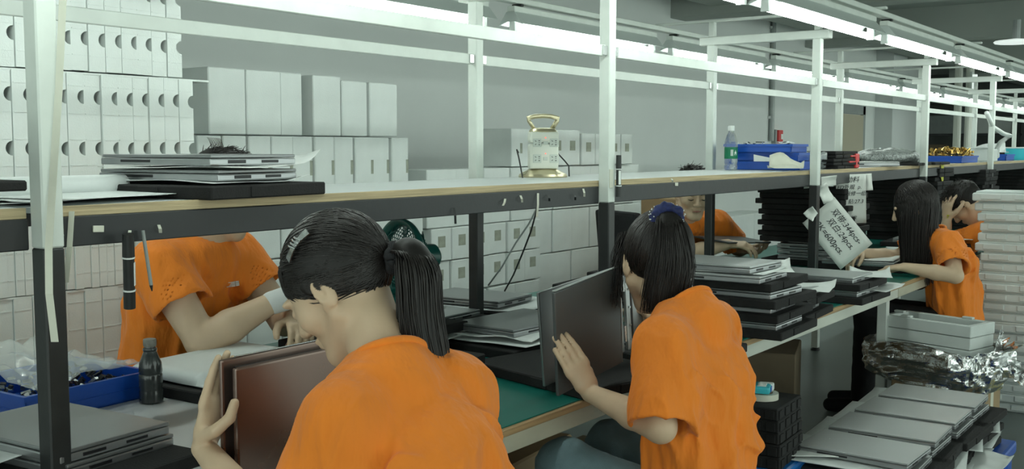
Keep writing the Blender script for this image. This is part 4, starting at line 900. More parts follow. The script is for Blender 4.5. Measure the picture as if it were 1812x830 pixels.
# ------------------------------------------------------------------ the long-haired woman
J = dict(pelvis=(5.50, 1.23, .49), chest=(5.475, 1.265, .785), neck=(5.42, 1.335, .95), head=(5.355, 1.41, 1.072), look=(104, 18, 0), face=116, seed=21.2,
  shL=(5.325, 1.235, .90), shR=(5.58, 1.405, .90), elL=(5.205, 1.175, .765), wrL=(5.16, 1.40, .795), elR=(5.57, 1.55, .80), wrR=(5.325, 1.655, .838),
  handL=dict(d=(-.2, .9, -.1), n=(0, -.1, -1), curl=(20, 30, 20)), handR=dict(d=(-.75, .4, -.45), n=(-.35, -.1, -.9), curl=(22, 30, 20), spread=.3),
  hipL=(5.43, 1.25, .48), hipR=(5.60, 1.31, .48), knL=(5.35, 1.62, .52), knR=(5.53, 1.66, .52), anL=(5.35, 1.64, .09), anR=(5.53, 1.68, .09), sleeve=.72)
fs = [((.1, .1, 1), 12, 3, 1., (5.45, 1.15, .75), .25), ((.5, .5, -.6), 15, 4, .9, (5.4, 1.15, .85), .2)]
p5, A = person('person', 'woman in orange shirt with very long straight black hair', J, .006, .007, False, 'skin', 1.0, 'black_cloth', fs, .013)
hp, W = scalp(p5, J['head'], A, 1., rr, c0, (0, .088, .045), (0, -.1, -.09))
hd = np.array(J['head']); rg = np.random.default_rng(44); P = []
for i in range(850):
    az = rg.uniform(-.97, .97)*math.pi*.84; sx, sy = math.sin(az), -math.cos(az)           # azimuth from the back of the head
    part = np.array([rg.uniform(-.1, .1), rg.uniform(-.4, .6), 1.0]); L = rg.uniform(.34, .43); pts = []
    for t in np.linspace(0, 1, 8):
        v = nrm(nrm(part)*(1-t)+np.array([sx, sy*.9, -.12])*t); pts.append(W(*(np.array(c0)+np.array(rr)*v*(1.01+.04*rg.random()))))
    e_ = pts[-1]; tgt = V3(hd[0]+.02, hd[1]-.035, 0)
    for t in np.linspace(.12, 1, 9):
        q_ = e_-V3(0, 0, L*t); q_[:2] += (tgt[:2]-e_[:2])*.22*t+np.array([.008*math.sin(3*t+i), .008*math.cos(2*t+i)]); pts.append(q_)
    P.append(pts)
link('long_strands', strands(P, .0022, .0011), hp)
s = SDF(hd+V3(-.16, -.18, -.50), hd+V3(.16, .14, .12), .008); s.cone(hd+V3(0, .01, .0), hd+V3(.01, -.02, -.36), (.086, .092), (.05, .058), .02, e=(1, 0, 0))
fa = A@V3(.01, .165, -.03); s.ell(hd+fa, (.06, .085, .13), A, 0, 'cut'); link('long_hair', s.mesh('long_hair', 'hair'), hp)
# ------------------------------------------------------------------ the bowed worker past the foam tower
J = dict(pelvis=(6.50, 1.03, .50), chest=(6.48, 1.15, .78), neck=(6.44, 1.29, .945), head=(6.38, 1.40, 1.05), look=(96, 55, 0), face=98, seed=27.2, detail=True,
  shL=(6.29, 1.24, .90), shR=(6.63, 1.27, .90), elL=(6.32, 1.50, .785), wrL=(6.285, 1.475, .955), elR=(6.70, 1.46, .79), wrR=(6.52, 1.60, .80),
  handL=dict(d=(.12, .05, 1), n=(.75, -.55, -.05), curl=(14, 28, 20), spread=.5, thumb=((.6, .8, .2), (.8, .4, .5), (.9, .2, .4))), handR=dict(d=(-.8, .3, 0), n=(0, 0, -1), curl=(25, 30, 25)),
  hipL=(6.41, 1.06, .48), hipR=(6.6, 1.06, .48), knL=(6.41, 1.44, .52), knR=(6.6, 1.44, .52), anL=(6.41, 1.45, .09), anR=(6.6, 1.45, .09))
p6, A = person('person', 'bowed worker in orange shirt resting forehead on one hand', J, .006, .008, True, 'skin', 1.0, 'black_cloth', [((.1, .1, 1), 12, 3, 1., None, 0)], .003)
short_hair(p6, J['head'], A, 1.03, 8, (0, .09, .045), (0, -.1, -.085))
q = MB().rbox((0, 0, 0), (.02, .012, .004), .001, 1, rot=(.2, .3, .4)).rbox((.012, .004, -.014), (.012, .01, .004), .001, 1); q.obj('sticky_tape', 'yellow', p6, tuple(np.array(J['wrL'])+V3(-.03, -.012, .03)))
for (x, y, lab) in ((1.245, .99, 'under the woman with the silver hair clip'), (2.2, 1.0, 'under the woman with the blue scrunchie'), (5.51, 1.24, 'under the long-haired woman')):
    t = thing('stool', 'blue plastic stool %s' % lab, 'stool', (x, y, 0), .1, 'blue plastic stools of the workers')
    MB().rbox((0, 0, .405), (.30, .26, .03), .012, 2).obj('seat', 'bright_blue', t)
    for sx in (-1, 1):
        for sy in (-1, 1): MB().tube([(sx*.155, sy*.135, 0), (sx*.125, sy*.105, .395)], [.02, .024], 4).obj('leg', 'bright_blue', t)
# ------------------------------------------------------------------ on the shelf
tray(1.50, 1.97, SZ, .10, 'black foam tray on the shelf above the women'); zz = SZ+TRH
def shelf_lap(z, rz, lab, c): laptop(1.50, 1.955, z, rz, lab, c, 'laptops on the shelf')
sheet(1.50, 1.96, zz, .12, .30, .40, 'white sheet, lowest on the shelf tray', .03, .006, 'sheet'); zz += .008
shelf_lap(zz, .12, 'lower grey laptop on the shelf tray', 'laptop_grey'); zz += .0245
sheet(1.52, 1.93, zz, .3, .30, .38, 'white sheet hanging out between the shelf laptops', .045, .004, 'paper', droop=.0); zz += .008
shelf_lap(zz, .05, 'upper grey laptop on the shelf tray', 'laptop_grey')
# rolled sheets at the bench end
t = thing('foam_roll', 'rolled white foam sheet lying on the shelf behind the white post', 'foam roll', (1.03, 2.02, SZ+.002), .06)
P = [(.022*math.cos(a)*(1-.05*a/6), .024+.022*math.sin(a)*(1-.05*a/6)) for a in np.linspace(0, 9.4, 40)]
MB().sheet(lambda u, v: (-.30+.62*u, P[min(39, int(v*39))][0]-.02*u, P[min(39, int(v*39))][1]), 8, 39, .0018).obj('roll', 'sheet', t, smooth=True)
for k in range(3): sheet(1.20+.04*k, 1.98-.02*k, SZ+.001+.004*k, .1+.05*k, .5, .26, 'flat white foam sheet, %s from the bottom beside the roll' % ORD[k], .012, .004, 'sheet')
tray(.735, 1.855, SZ+.036, .0, 'black foam slab jutting out over the shelf edge beside the white post', True); 
MB().rbox((.70, 1.98, SZ+.018), (.30, .32, .035), .006, 1).obj('foam_block', 'foam_white', label='white foam block under the slab beside the white post', cat='foam block')
sheet(.74, 1.78, SZ+.056, .1, .26, .28, 'curling white foam sheet on the slab beside the white post', .07, .02, 'sheet'); sheet(.72, 1.80, SZ+.085, .3, .24, .26, 'upper curling white foam sheet beside the white post', .09, .03, 'sheet')
# power tower
pt = onZ(880, 312, SZ); t = thing('power_tower', 'ivory and gold vertical power socket tower on the shelf', 'power strip', (pt.x, YR-.125, SZ), math.radians(-50))
MB().lathe([(.088, 0), (.09, .004), (.086, .012), (.062, .024), (.052, .030)], n=36).obj('base', 'gold', t, smooth='auto')
MB().rbox((0, 0, .0765), (.104, .104, .090), .008, 2).obj('body', 'ivory', t); MB().rbox((0, 0, .1445), (.104, .104, .040), .008, 2).obj('upper_body', 'ivory', t)
MB().lathe([(.050, .163), (.052, .166), (.046, .176), (.02, .18)], n=32).obj('cap', 'gold', t, smooth='auto')
q = MB().tube([(-.030, 0, .172), (-.052, 0, .205), (-.056, 0, .214), (-.03, 0, .221), (0, 0, .223), (.03, 0, .221), (.056, 0, .214), (.052, 0, .205), (.030, 0, .172)], .0055, 8, flat=1.5); q.obj('handle', 'gold', t, smooth=True)
def sock(cx, cz, face):
    q = MB(); q.rbox((cx, -.0525, cz), (.030, .003, .030), .001, 1)
    o = q.obj('socket', 'socket', t, rot=(0, 0, face)); r = MB()
    for (dx, dz, rt_) in ((-.006, .006, .6), (-.006, -.006, -.6)): r.rbox((cx+dx, -.0542, cz+dz), (.006, .001, .002), 0, rot=(0, rt_, 0))
    for dz in (.007, 0, -.007): r.rbox((cx+.007, -.0542, cz+dz), (.005, .001, .003 if dz else .0015), 0)
    r.obj('slots', 'dark_slot', o)
for z in (.068, .125):
    for face, xs_ in ((0, (-.026, .034)), (math.pi/2, (-.026, .030))):
        for x in xs_: sock(x, z, face)
    MB().rbox((.004, -.0525, z), (.016, .003, .012), .001, 1).obj('switch', 'socket', t); MB().cyl((.004, -.0515, z+.018), (.004, -.0545, z+.018), .002, n=8).obj('indicator', 'led', t)
MB().tube([(-.06, .05, .09), (-.085, .04, .10), (-.10, .02, .07), (-.105, .0, .0)], .0028, 6).obj('cable', 'black_paint', None, (pt.x-.03, YR-.13, SZ), label='bent dark cable hooked beside the power tower, post side', cat='cable')
MB().tube([(.06, -.02, .11), (.10, -.05, .06), (.115, -.06, .04), (.115, -.062, .0)], .003, 6).obj('cable', 'black_paint', None, (pt.x+.02, YR-.09, SZ), label='dark cable running down beside the power tower, away from the post', cat='cable')
# marker and label on the post
def marker(name, lab, loc, rot, L=.135, r=.0085):
    t = thing(name, lab, 'marker', loc); t.rotation_euler = rot
    MB().cyl((0, 0, .035), (0, 0, L-.045), r, n=14).obj('barrel', 'black_paint', t); MB().cyl((0, 0, L-.045), (0, 0, L), r*1.08, r, n=14).obj('cap', 'black_paint', t); MB().cyl((0, 0, 0), (0, 0, .035), r*1.05, n=14).obj('cap', 'black_paint', t)
    MB().tube([(0, 0, .034), (0, 0, .037)], r*1.12, 14).obj('band', 'white_plastic', t); MB().tube([(0, 0, L-.047), (0, 0, L-.044)], r*1.12, 14).obj('band', 'white_plastic', t)
    q = MB().rbox((0, -r, L*.5-.005), (r*.9, .0015, .045), 0); q.obj('print', 'white_plastic', t); return t
marker('marker', 'black marker pen stuck upright on the white post', (PX[1]+.024, YF-.030, 1.208), (0, 0, -.6))
MB().rbox((PX[1]-.008, YF-.0215, 1.268), (.022, .002, .06), .0005, 1).obj('post_label', 'tape', label='pale rectangular label stuck on the white post by the marker', cat='label')
m = onY(215, 414, YF+.005); marker('marker', 'black marker pen hanging below the shelf near the bench end', (m.x+.012, YF+.004, m.z-.142), (math.radians(2), math.radians(-9), .8), .145, .0105)
t = thing('pen', 'thin grey pen hanging next to the black marker', 'pen', (m.x+.062, YF+.004, m.z-.115)); t.rotation_euler = (0, math.radians(-8), 0)
MB().cyl((0, 0, .012), (0, 0, .12), .0035, n=10).obj('barrel', 'grey_metal', t); MB().cyl((0, 0, 0), (0, 0, .012), .001, .0035, n=10).obj('tip', 'black_paint', t)
# straps and tape strips
def strip(name, lab, pts, wd, mt='tape', th=.0012):
    P = [Vector(p) for p in pts]
    def f(u, v):
        k = u*(len(P)-1); i = min(int(k), len(P)-2); p = P[i].lerp(P[i+1], k-i); return p+Vector((math.sin(TH), -math.cos(TH), 0))*(v-.5)*wd
    return MB().sheet(f, 3*(len(P)-1), 2, th).obj(name, mt, None, label=lab, cat='strap' if 'strap' in name else 'tape')
YS = YF-.03
strip('hanging_strap', 'long cream strap hanging down in front of the first white post', [onY(112, -20, YS), onY(104, 160, YS), onY(93, 330, YS), onY(86, 440, YS-.01), onY(87, 520, YS-.015), onY(97, 605, YS-.01)], .013)
for i, (xa, ya, xb, yb) in enumerate(((127, 374, 117, 500), (281, 398, 284, 412), (894, 352, 890, 364), (921, 346, 924, 358), (952, 342, 950, 384), (970, 345, 972, 356), (1016, 344, 1018, 354), (1032, 334, 1034, 348), (1188, 316, 1190, 322), (230, 408, 226, 420), (803, 368, 806, 396))):
    nm = 'cream tape strip' if i == 0 else 'short scrap of tape'
    strip('tape_strip', '%s hanging off the black shelf fascia, %s along from the bench end' % (nm, ORD[[0, 2, 4, 5, 6, 7, 8, 9, 10, 1, 3][i]]), [onY(xa, ya, YF+.012), onY((xa+xb)/2+1, (ya+yb)/2, YF+.006), onY(xb, yb, YF+.010)], .010 if i == 0 else .006, 'tape' if i not in (5, 6, 10) else 'black_paint')
for i, (px, py) in enumerate(((174, 405), (1197, 326))):
    p = onY(px, py, YF+.0145); MB().rbox((p.x, YF+.0145, p.z), (.022, .003, .012), .0005, 1, rot=(0, .05, 0)).obj('sticker', 'tape', label='small pale sticker on the shelf fascia %s' % ('near the marker', 'near the second man')[i], cat='sticker')
c = thing('cable_clip', 'small black and steel clamp on the fascia beside the first post', 'clamp', tuple(onY(101, 405, YF-.002)))
MB().rbox((0, 0, 0), (.016, .02, .02), .002, 1).obj('jaw', 'black_paint', c); MB().cyl((0, -.012, -.012), (0, .01, -.012), .006, n=10).obj('screw', 'steel', c)
for i, (xa, ya, xb, yb, mt) in enumerate(((958, 352, 864, 505, 'grey_metal'), (953, 360, 893, 515, 'black_paint'))):
    a, b_ = onY(xa, ya, YR+.02), onY(xb, yb, YB1+.02); mid = a.lerp(b_, .5)+Vector((.01, 0, -.02*i))
    MB().tube([a, a.lerp(mid, .5)+Vector((.004, 0, -.01)), mid, mid.lerp(b_, .5)+Vector((0, 0, -.01)), b_], .0035, 6).obj('hanging_cable', mt, None, smooth=True, label='%s cable hanging from the shelf to the bench back' % ('grey', 'black')[i], cat='cable')
# water bottle
wb = onZ(1293, 301, SZ); t = thing('water_bottle', 'clear plastic water bottle with green label on the shelf', 'bottle', (wb.x, min(wb.y, 2.17), SZ))
MB().lathe([(.026, 0), (.031, .004), (.032, .02), (.029, .028), (.032, .036), (.032, .055)], n=28).obj('lower_body', 'clear', t, smooth='auto')
MB().lathe([(.0318, .055), (.0322, .058), (.0322, .108), (.0318, .111)], n=28).obj('label_band', 'label_green', t, smooth='auto')
MB().lathe([(.032, .111), (.032, .122), (.030, .14), (.022, .168), (.0145, .182), (.0135, .192)], n=28).obj('upper_body', 'clear', t, smooth='auto')
MB().lathe([(.0155, .190), (.016, .192), (.016, .21), (.0145, .214)], n=22).obj('cap', 'white_plastic', t, smooth='auto')
q = MB()
for k in range(7): a = -2.75+.055*k; q.rbox((.0325*math.cos(a), .0325*math.sin(a), .084), (.0008, .0008 if k % 2 else .0014, .03), 0, rot=(0, 0, a))
q.obj('barcode', 'white_plastic', t); q = MB()
for k in range(5): a = -2.15+.07*k; q.rbox((.0325*math.cos(a), .0325*math.sin(a), .088-.004*abs(k-2)), (.001, .0018, .010 if k % 2 else .016), 0, rot=(0, 0, a))
q.obj('print', 'white_plastic', t)
# blue bins on the shelf
bb = onZ(1365, 303, SZ)
for k, (dx, dy, rz, L) in enumerate(((0, 0, .10, .30), (.02, .02, .14, .29), (-.01, .03, .08, .29))):
    bin_('shelf_bin', '%s blue plastic bin of the three stacked on the shelf' % ('bottom', 'middle', 'top')[k], (4.98+dx, 2.0+dy, SZ+.001+k*.042), math.pi/2+rz, L+.04, .26, .041, 'blue', 'stacked blue bins')
q = MB()
for k in range(60): q.rbox((random.uniform(-.15, .15), random.uniform(-.1, .1), random.uniform(.02, .052)), (random.uniform(.01, .05), .006, .004), 0, rot=(0, random.uniform(-.3, .3), random.random()*3), mi=random.choice((0, 1, 2)))
q.obj('bin_contents', ['steel', 'laptop_port', 'paper'], None, (4.97, 2.03, SZ+.085), (0, 0, math.pi/2), label='jumbled small metal strips in the top blue bin', cat='parts', kind='stuff')
sheet(4.72, 1.83, SZ+.001, .3, .12, .16, 'crumpled cream paper before the stacked blue bins', .09, .02, 'tape'); 
MB().sheet(lambda u, v: (0, (u-.5)*.13, v*.034*(.25+.75*u)), 6, 3, .001).obj('paper_scrap', 'paper', None, (4.835, 1.97, SZ+.042), (0, -.1, .1), label='torn white paper wedged between the blue bins', cat='paper')
for k in range(5): tray(5.40+random.uniform(-.02, .02), 2.0, SZ+.0185*k, random.uniform(-.05, .05), 'black slab, %s from the bottom behind the blue bins on the shelf' % ORD[k], True, 'black slabs on the shelf')
t = thing('red_clamp', 'red plastic clip gripping the black slabs on the shelf', 'clip', (5.52, 1.768, SZ))
MB().rbox((.03, 0, .04), (.055, .02, .075), .004, 1).obj('body', 'red', t); MB().rbox((-.03, 0, .065), (.08, .016, .008), .002, 1).obj('jaw', 'red', t); MB().rbox((-.045, 0, .035), (.10, .016, .008), .002, 1).obj('jaw', 'red', t)
MB().sheet(lambda u, v: ((u-.5)*.10, (v-.5)*.2, .10*math.sin(math.pi*min(1, u+.2))*(.7+.4*nz1(u*5, v*5, 2))+.02*nz1(u*11, v*9, 4)), 14, 14, .001).obj('plastic_film', 'film', None, (5.17, 1.90, SZ+.002), (0, 0, .4), True, label='crumpled clear film at the end of the blue bins', cat='film')
# bubble wrap bag on a slab
bw = onZ(1570, 290, SZ+.015)
tray(6.75, 1.96, SZ, .03, 'black slab under the bubble wrap bag on the shelf', True); tray(7.2, 1.96, SZ, -.02, 'second black slab next to the bubble wrap bag', True)
s = SDF(V3(6.4, 1.7, 1.24), V3(7.5, 2.3, 1.50), .009); s.ell(V3(6.80, 1.97, 1.312), (.26, .19, .055), None, 0); s.ell(V3(7.03, 1.95, 1.305), (.20, .16, .042), None, .03); s.noise(lambda p: .010*vnoise(p*22)+.006*vnoise(p*60))
link('bubble_wrap_bag', s.mesh('bubble_wrap_bag', 'bubble'), label='lumpy grey bubble wrap bundle on the shelf', cat='bag')
sheet(6.1, 1.95, SZ+.001, .2, .3, .3, 'flat white paper on the shelf before the bubble wrap', .01, .003); laptop(6.15, 1.9, SZ+.006, .3, 'thin grey plate lying on the shelf paper', 'laptop_light', 'laptops on the shelf')
# brass parts tray and shelf clutter beyond
bin_('brass_bin', 'shallow blue tray full of brass fittings on the far shelf', (8.2, 1.90, SZ+.001), .02, .56, .24, .05, 'blue')
q = MB()
for k in range(230):
    x, y = random.uniform(-.26, .26), random.uniform(-.10, .10); z = .03+random.uniform(0, .055); q.tube([(x, y, z), (x+random.uniform(-.02, .02), y+random.uniform(-.02, .02), z+random.uniform(.0, .03))], random.uniform(.006, .012), 6)
q.obj('brass_fittings', 'brass', None, (8.2, 1.90, SZ+.006), label='heap of shiny brass fittings in the blue tray', cat='fittings', kind='stuff')
t = thing('white_box', 'small white foam box next to the brass fittings', 'box', (9.05, 1.89, SZ), .05)
MB().rbox((0, 0, .05), (.32, .22, .10), .008, 1).obj('box', 'foam_white', t); MB().rbox((0, 0, .107), (.24, .16, .014), .005, 1).obj('lid', 'foam_white', t)
t = bin_('small_bin', 'dark blue bin past the white box on the far shelf', (9.95, 1.95, SZ), .0, .35, .24, .055, 'blue'); sheet(9.9, 1.98, SZ+.06, .3, .3, .26, 'pale blue paper standing out of the dark blue bin', .12, .02, 'sheet')
t = thing('cyan_cup', 'cyan plastic tub on the far shelf', 'tub', (10.45, 1.86, SZ)); MB().lathe([(.09, 0), (.105, .02), (.11, .11), (.10, .115), (.095, .1)], n=24).obj('tub', 'cyan', t, smooth='auto'); MB().lathe([(.11, .105), (.118, .108), (.118, .115), (.11, .118)], n=24).obj('rim', 'white_plastic', t, smooth='auto')
t = bin_('red_box', 'flat red box on the far shelf past the cyan tub', (11.3, 1.92, SZ), .05, .5, .24, .10, 'red')
sheet(11.0, 1.85, SZ+.001, .3, .4, .2, 'crumpled white paper beside the flat red box', .06, .02)
MB().tube([onY(1746, 200, YF-.01), onY(1757, 225, YF), onY(1776, 237, YF+.02), onY(1788, 240, YF+.05), onY(1770, 252, YF+.08), onY(1764, 262, YF+.10), onY(1765, 277, YF+.12)], .018, 8).obj('white_hose', 'white_plastic', None, smooth=True, label='white curly hose hanging from the far post onto the shelf', cat='hose')
p = onY(1668, 303, YF+.01); MB().sheet(lambda u, v: (p.x+(u-.5)*.07, YF+.012, p.z+(v-.5)*.1+.02*nz1(u*3, v*3, 1)), 5, 5, .002).obj('sticky_note', 'yellow', None, label='yellow sticky scrap on the far shelf fascia', cat='sticker')
# ------------------------------------------------------------------ handwritten notes
def note(name, lab, c, w_, h_, roll, lines, size, lean=0, bend=.01):
    t = thing(name, lab, 'note', tuple(c)); yaw = TH-math.pi/2+lean
    t.rotation_euler = (math.pi/2, 0, yaw); r = link('sheet_pivot', None, t) if False else t
    t.rotation_mode = 'XYZ'; t.rotation_euler = (Matrix.Rotation(yaw, 3, 'Z') @ Matrix.Rotation(math.pi/2, 3, 'X') @ Matrix.Rotation(roll, 3, 'Z')).to_euler()
    MB().sheet(lambda u, v: ((u-.5)*w_, (v-.5)*h_, bend*nz1(u*2, v*2, size*99)*(1 if not lines else .15)), 8, 8, .001).obj('page', 'note', t, smooth=True)
    for (tx, x, y, sz) in lines: link('handwriting', text_mesh(tx, sz, 'ink', .25), t, (x, y, .003))
    return t
nc = onY(1482, 413, 1.70)
note('handwritten_note', 'tilted white card with handwritten counts taped to the black post', nc, .30, .20, math.radians(-50), [('双带:344pcs-', -.0, .055, .040), ('双白:24pcs.', .01, .01, .040), ('2K=600pcs.', -.01, -.045, .042)], .1)
nc = onY(1506, 352, YF+.008)
note('hanging_note', 'white paper with handwriting hanging from the shelf past the tilted card', nc, .155, .255, math.radians(2), [('原动料', -.01, .098, .034), ('FD外观  p.', -.01, .06, .028), ('返修一组', .022, .026, .027), ('贴:27.3', .022, -.015, .027), ('小心轻放', -.015, -.098, .021)], .2)
for k, (px, py, w_, h_, r_, y_) in enumerate(((1460, 342, .06, .09, .5, 1.72), (1436, 378, .05, .05, .8, 1.715), (1452, 322, .16, .05, .1, 1.76), (1535, 322, .05, .09, .05, YF+.008))):
    c_ = onY(px, py, y_); note('tape_scrap', 'scrap of pale tape by the handwritten notes, %s of four' % ORD[k], c_, w_, h_, r_, [], .3+k, bend=.03)
MB().rbox((5.9, 2.20, 1.0), (.52, .02, .38), .003, 1).obj('white_board', 'foam_white', label='plain white board standing behind the hanging note', cat='board')
# plate in the hands of the second man
t = thing('metal_plate', 'thin dark green-grey plate held by the man behind the post', 'plate', (5.28, 2.335, .872), .0); t.rotation_euler = (.10, .06, -.12)
MB().rbox((0, 0, 0), (.44, .22, .008), .002, 1).obj('plate', 'dark_plate', t); MB().rbox((-.05, -.125, .006), (.12, .01, .004), .001, 1).obj('edge_trim', 'grey_metal', t)
for k, (x, y, z) in enumerate(((4.35, 2.05, BZ), (4.38, 2.03, BZ+TRH), (3.95, 2.28, BZ))): tray(x, y, z, .05*k, 'black foam tray lying flat before the man behind the post, %s of three' % ORD[k])
# ------------------------------------------------------------------ far side: chair, carton
t = thing('office_chair', 'black office chair back standing beyond the bench by the white post', 'chair', (5.20, 3.0, 0), -.5)
MB().rbox((0, .0, .88), (.05, .44, .26), .02, 2, rot=(0, -.1, 0)).obj('backrest', 'black_cloth', t); MB().rbox((-.24, 0, .46), (.44, .44, .07), .02, 2).obj('seat', 'black_cloth', t)
MB().cyl((-.24, 0, .06), (-.24, 0, .44), .025, n=12).obj('column', 'black_paint', t); MB().tube([(-.05, 0, .46), (.03, 0, .5), (.02, 0, .80)], .015, 8).obj('back_support', 'black_paint', t)
for k in range(5): a = 2*math.pi*k/5; MB().tube([(-.24, 0, .08), (-.24+.28*math.cos(a), .28*math.sin(a), .05)], [.02, .014], 8).obj('leg', 'black_paint', t); MB().cyl((-.24+.28*math.cos(a), .28*math.sin(a)-.012, .025), (-.24+.28*math.cos(a), .28*math.sin(a)+.012, .025), .025, n=12).obj('caster', 'black_paint', t)
t = thing('carton', 'tall brown cardboard carton standing behind the man with lowered eyes', 'carton', (6.05, 3.05, 0), .05)
MB().rbox((0, 0, .53), (.62, .24, 1.06), .006, 1).obj('box', 'card', t); MB().rbox((.28, -.121, .9), (.05, .002, .2), .0005, 1).obj('label', 'paper', t); MB().box(-.32, .32, -.01, .01, 1.06, 1.062).obj('tape', 'tape', t)
# ------------------------------------------------------------------ under and before the bench
for k, (x, y, w_, h_, r_, lab) in enumerate(((1.72, 1.62, .3, .38, .3, 'white cardboard flap leaning under the bench near the orange sleeve'), (1.98, 1.75, .3, .34, -.3, 'second white flap leaning under the bench'))):
    MB().rbox((x, y, h_/2+.30), (w_, .012, h_), .002, 1, rot=(-.12, .2*(-1)**k, r_)).obj('cardboard_flap', 'paper', None, label=lab, cat='cardboard')
t = thing('carton', 'open brown carton on the floor under the bench by the jeans', 'carton', (2.30, 1.86, 0), .1)
MB().rbox((0, 0, .26), (.5, .5, .52), .006, 1).obj('box', 'card', t); MB().rbox((-.27, -.1, .50), (.18, .44, .008), .002, 1, rot=(0, -.4, 0)).obj('flap', 'card', t)
for k, (x, y, h_) in enumerate(((3.05, 1.85, .30), (3.55, 1.75, .34), (4.05, 1.9, .32), (4.75, 1.95, .42))):
    t = thing('dark_carton', 'dark carton on the floor under the bench, %s along from the jeans' % ORD[k], 'carton', (x, y, 0), .1*k); MB().rbox((0, 0, h_/2), (.42, .36, h_), .006, 1).obj('box', 'card_dark', t); MB().box(-.2, .2, -.012, .012, h_, h_+.002).obj('tape', 'tape', t)
for k in range(6): tray(3.72+random.uniform(-.03, .03), 1.55+random.uniform(-.03, .03), .02+.028*k, random.uniform(-.1, .1), 'black tray in the low pile under the bench, %s up' % ORD[k])
sheet(3.66, 1.40, .20, .4, .32, .26, 'grey-white sheet sliding off the low tray pile', .02, .01, 'sheet'); sheet(3.80, 1.42, .205, .0, .3, .24, 'second sheet on the low tray pile', .03, .01, 'sheet')
laptop(3.78, 1.52, .21, .4, 'grey laptop on the low tray pile under the bench', 'laptop_grey')
# black crates on a blue stool, with tape roll
ST = (3.20, 1.30)
t = thing('blue_stool', 'bright blue plastic stool carrying the black crates', 'stool', (*ST, 0), .05)
MB().rbox((0, 0, .343), (.28, .24, .03), .012, 2).obj('seat', 'bright_blue', t)
for sx in (-1, 1):
    for sy in (-1, 1): MB().tube([(sx*.15, sy*.13, 0), (sx*.118, sy*.098, .34)], [.022, .026], 4).obj('leg', 'bright_blue', t)
MB().rbox((-.135, 0, .25), (.012, .2, .17), .004, 1, rot=(0, .10, 0)).obj('skirt', 'bright_blue', t); MB().rbox((0, -.115, .25), (.22, .012, .17), .004, 1, rot=(-.10, 0, 0)).obj('skirt', 'bright_blue', t)
MB().sheet(lambda u, v: (-.147, (u-.5)*.05+.01, .275+(v-.5)*.045*(1+.3*math.sin(9*u))), 8, 4, .002).obj('white_mark', 'white_plastic', t)
zc = .3585
for k in range(5):
    h_ = .0385; q = MB().rbox((0, 0, h_/2), (.235, .19, h_), .003, 1)
    for j in range(4): q.rbox((-.1175, -.07+.047*j, h_*.45), (.008, .03, h_*.7), .001, 1); q.rbox((-.09+.06*j, -.095, h_*.45), (.035, .008, h_*.7), .001, 1)
    q.obj('black_crate', 'black_foam', None, (ST[0]+random.uniform(-.006, .006), ST[1]+random.uniform(-.006, .006), zc), (0, 0, .05+random.uniform(-.02, .02)), label='black moulded crate, %s from the bottom on the blue stool' % ORD[k], cat='crate', group='black crates on the blue stool'); zc += h_+.0005
t = thing('tape_roll', 'roll of cream tape lying on the black crates', 'tape roll', (ST[0]-.01, ST[1]-.0, zc+.001)); q = MB()
n = 32; prof = [(.034, 0), (.052, 0), (.052, .020), (.034, .020)]
vs = [(r_*math.cos(2*math.pi*k/n), r_*math.sin(2*math.pi*k/n), z_) for k in range(n) for (r_, z_) in prof]; fc = [(k*4+i, k*4+(i+1) % 4, ((k+1) % n)*4+(i+1) % 4, ((k+1) % n)*4+i) for k in range(n) for i in range(4)]
q.add(vs, fc).obj('roll', 'tape', t, smooth='auto'); q = MB().add([(v[0]*.655, v[1]*.655, v[2]) if False else (v[0]*.66, v[1]*.66, v[2]) for v in vs], fc).obj('core', 'card', t, smooth='auto')
t = thing('tissue_pack', 'small pale blue tissue pack resting on the tape roll', 'tissue pack', (ST[0]-.01, ST[1], zc+.022), .3)
MB().rbox((0, 0, .013), (.085, .055, .024), .008, 2).obj('pack', 'cyan', t); MB().rbox((.028, -.01, .013), (.03, .05, .0255), .006, 2).obj('white_end', 'white_plastic', t); MB().rbox((0, -.0285, .012), (.04, .002, .016), .0005, 1).obj('blue_print', 'blue', t)
MB().sheet(lambda u, v: ((u-.5)*.05-.01, (v-.5)*.03, .026+.014*math.sin(math.pi*u)*nz1(u*5, v*5, 2)), 8, 6, .001).obj('flap', 'white_plastic', t, smooth=True)
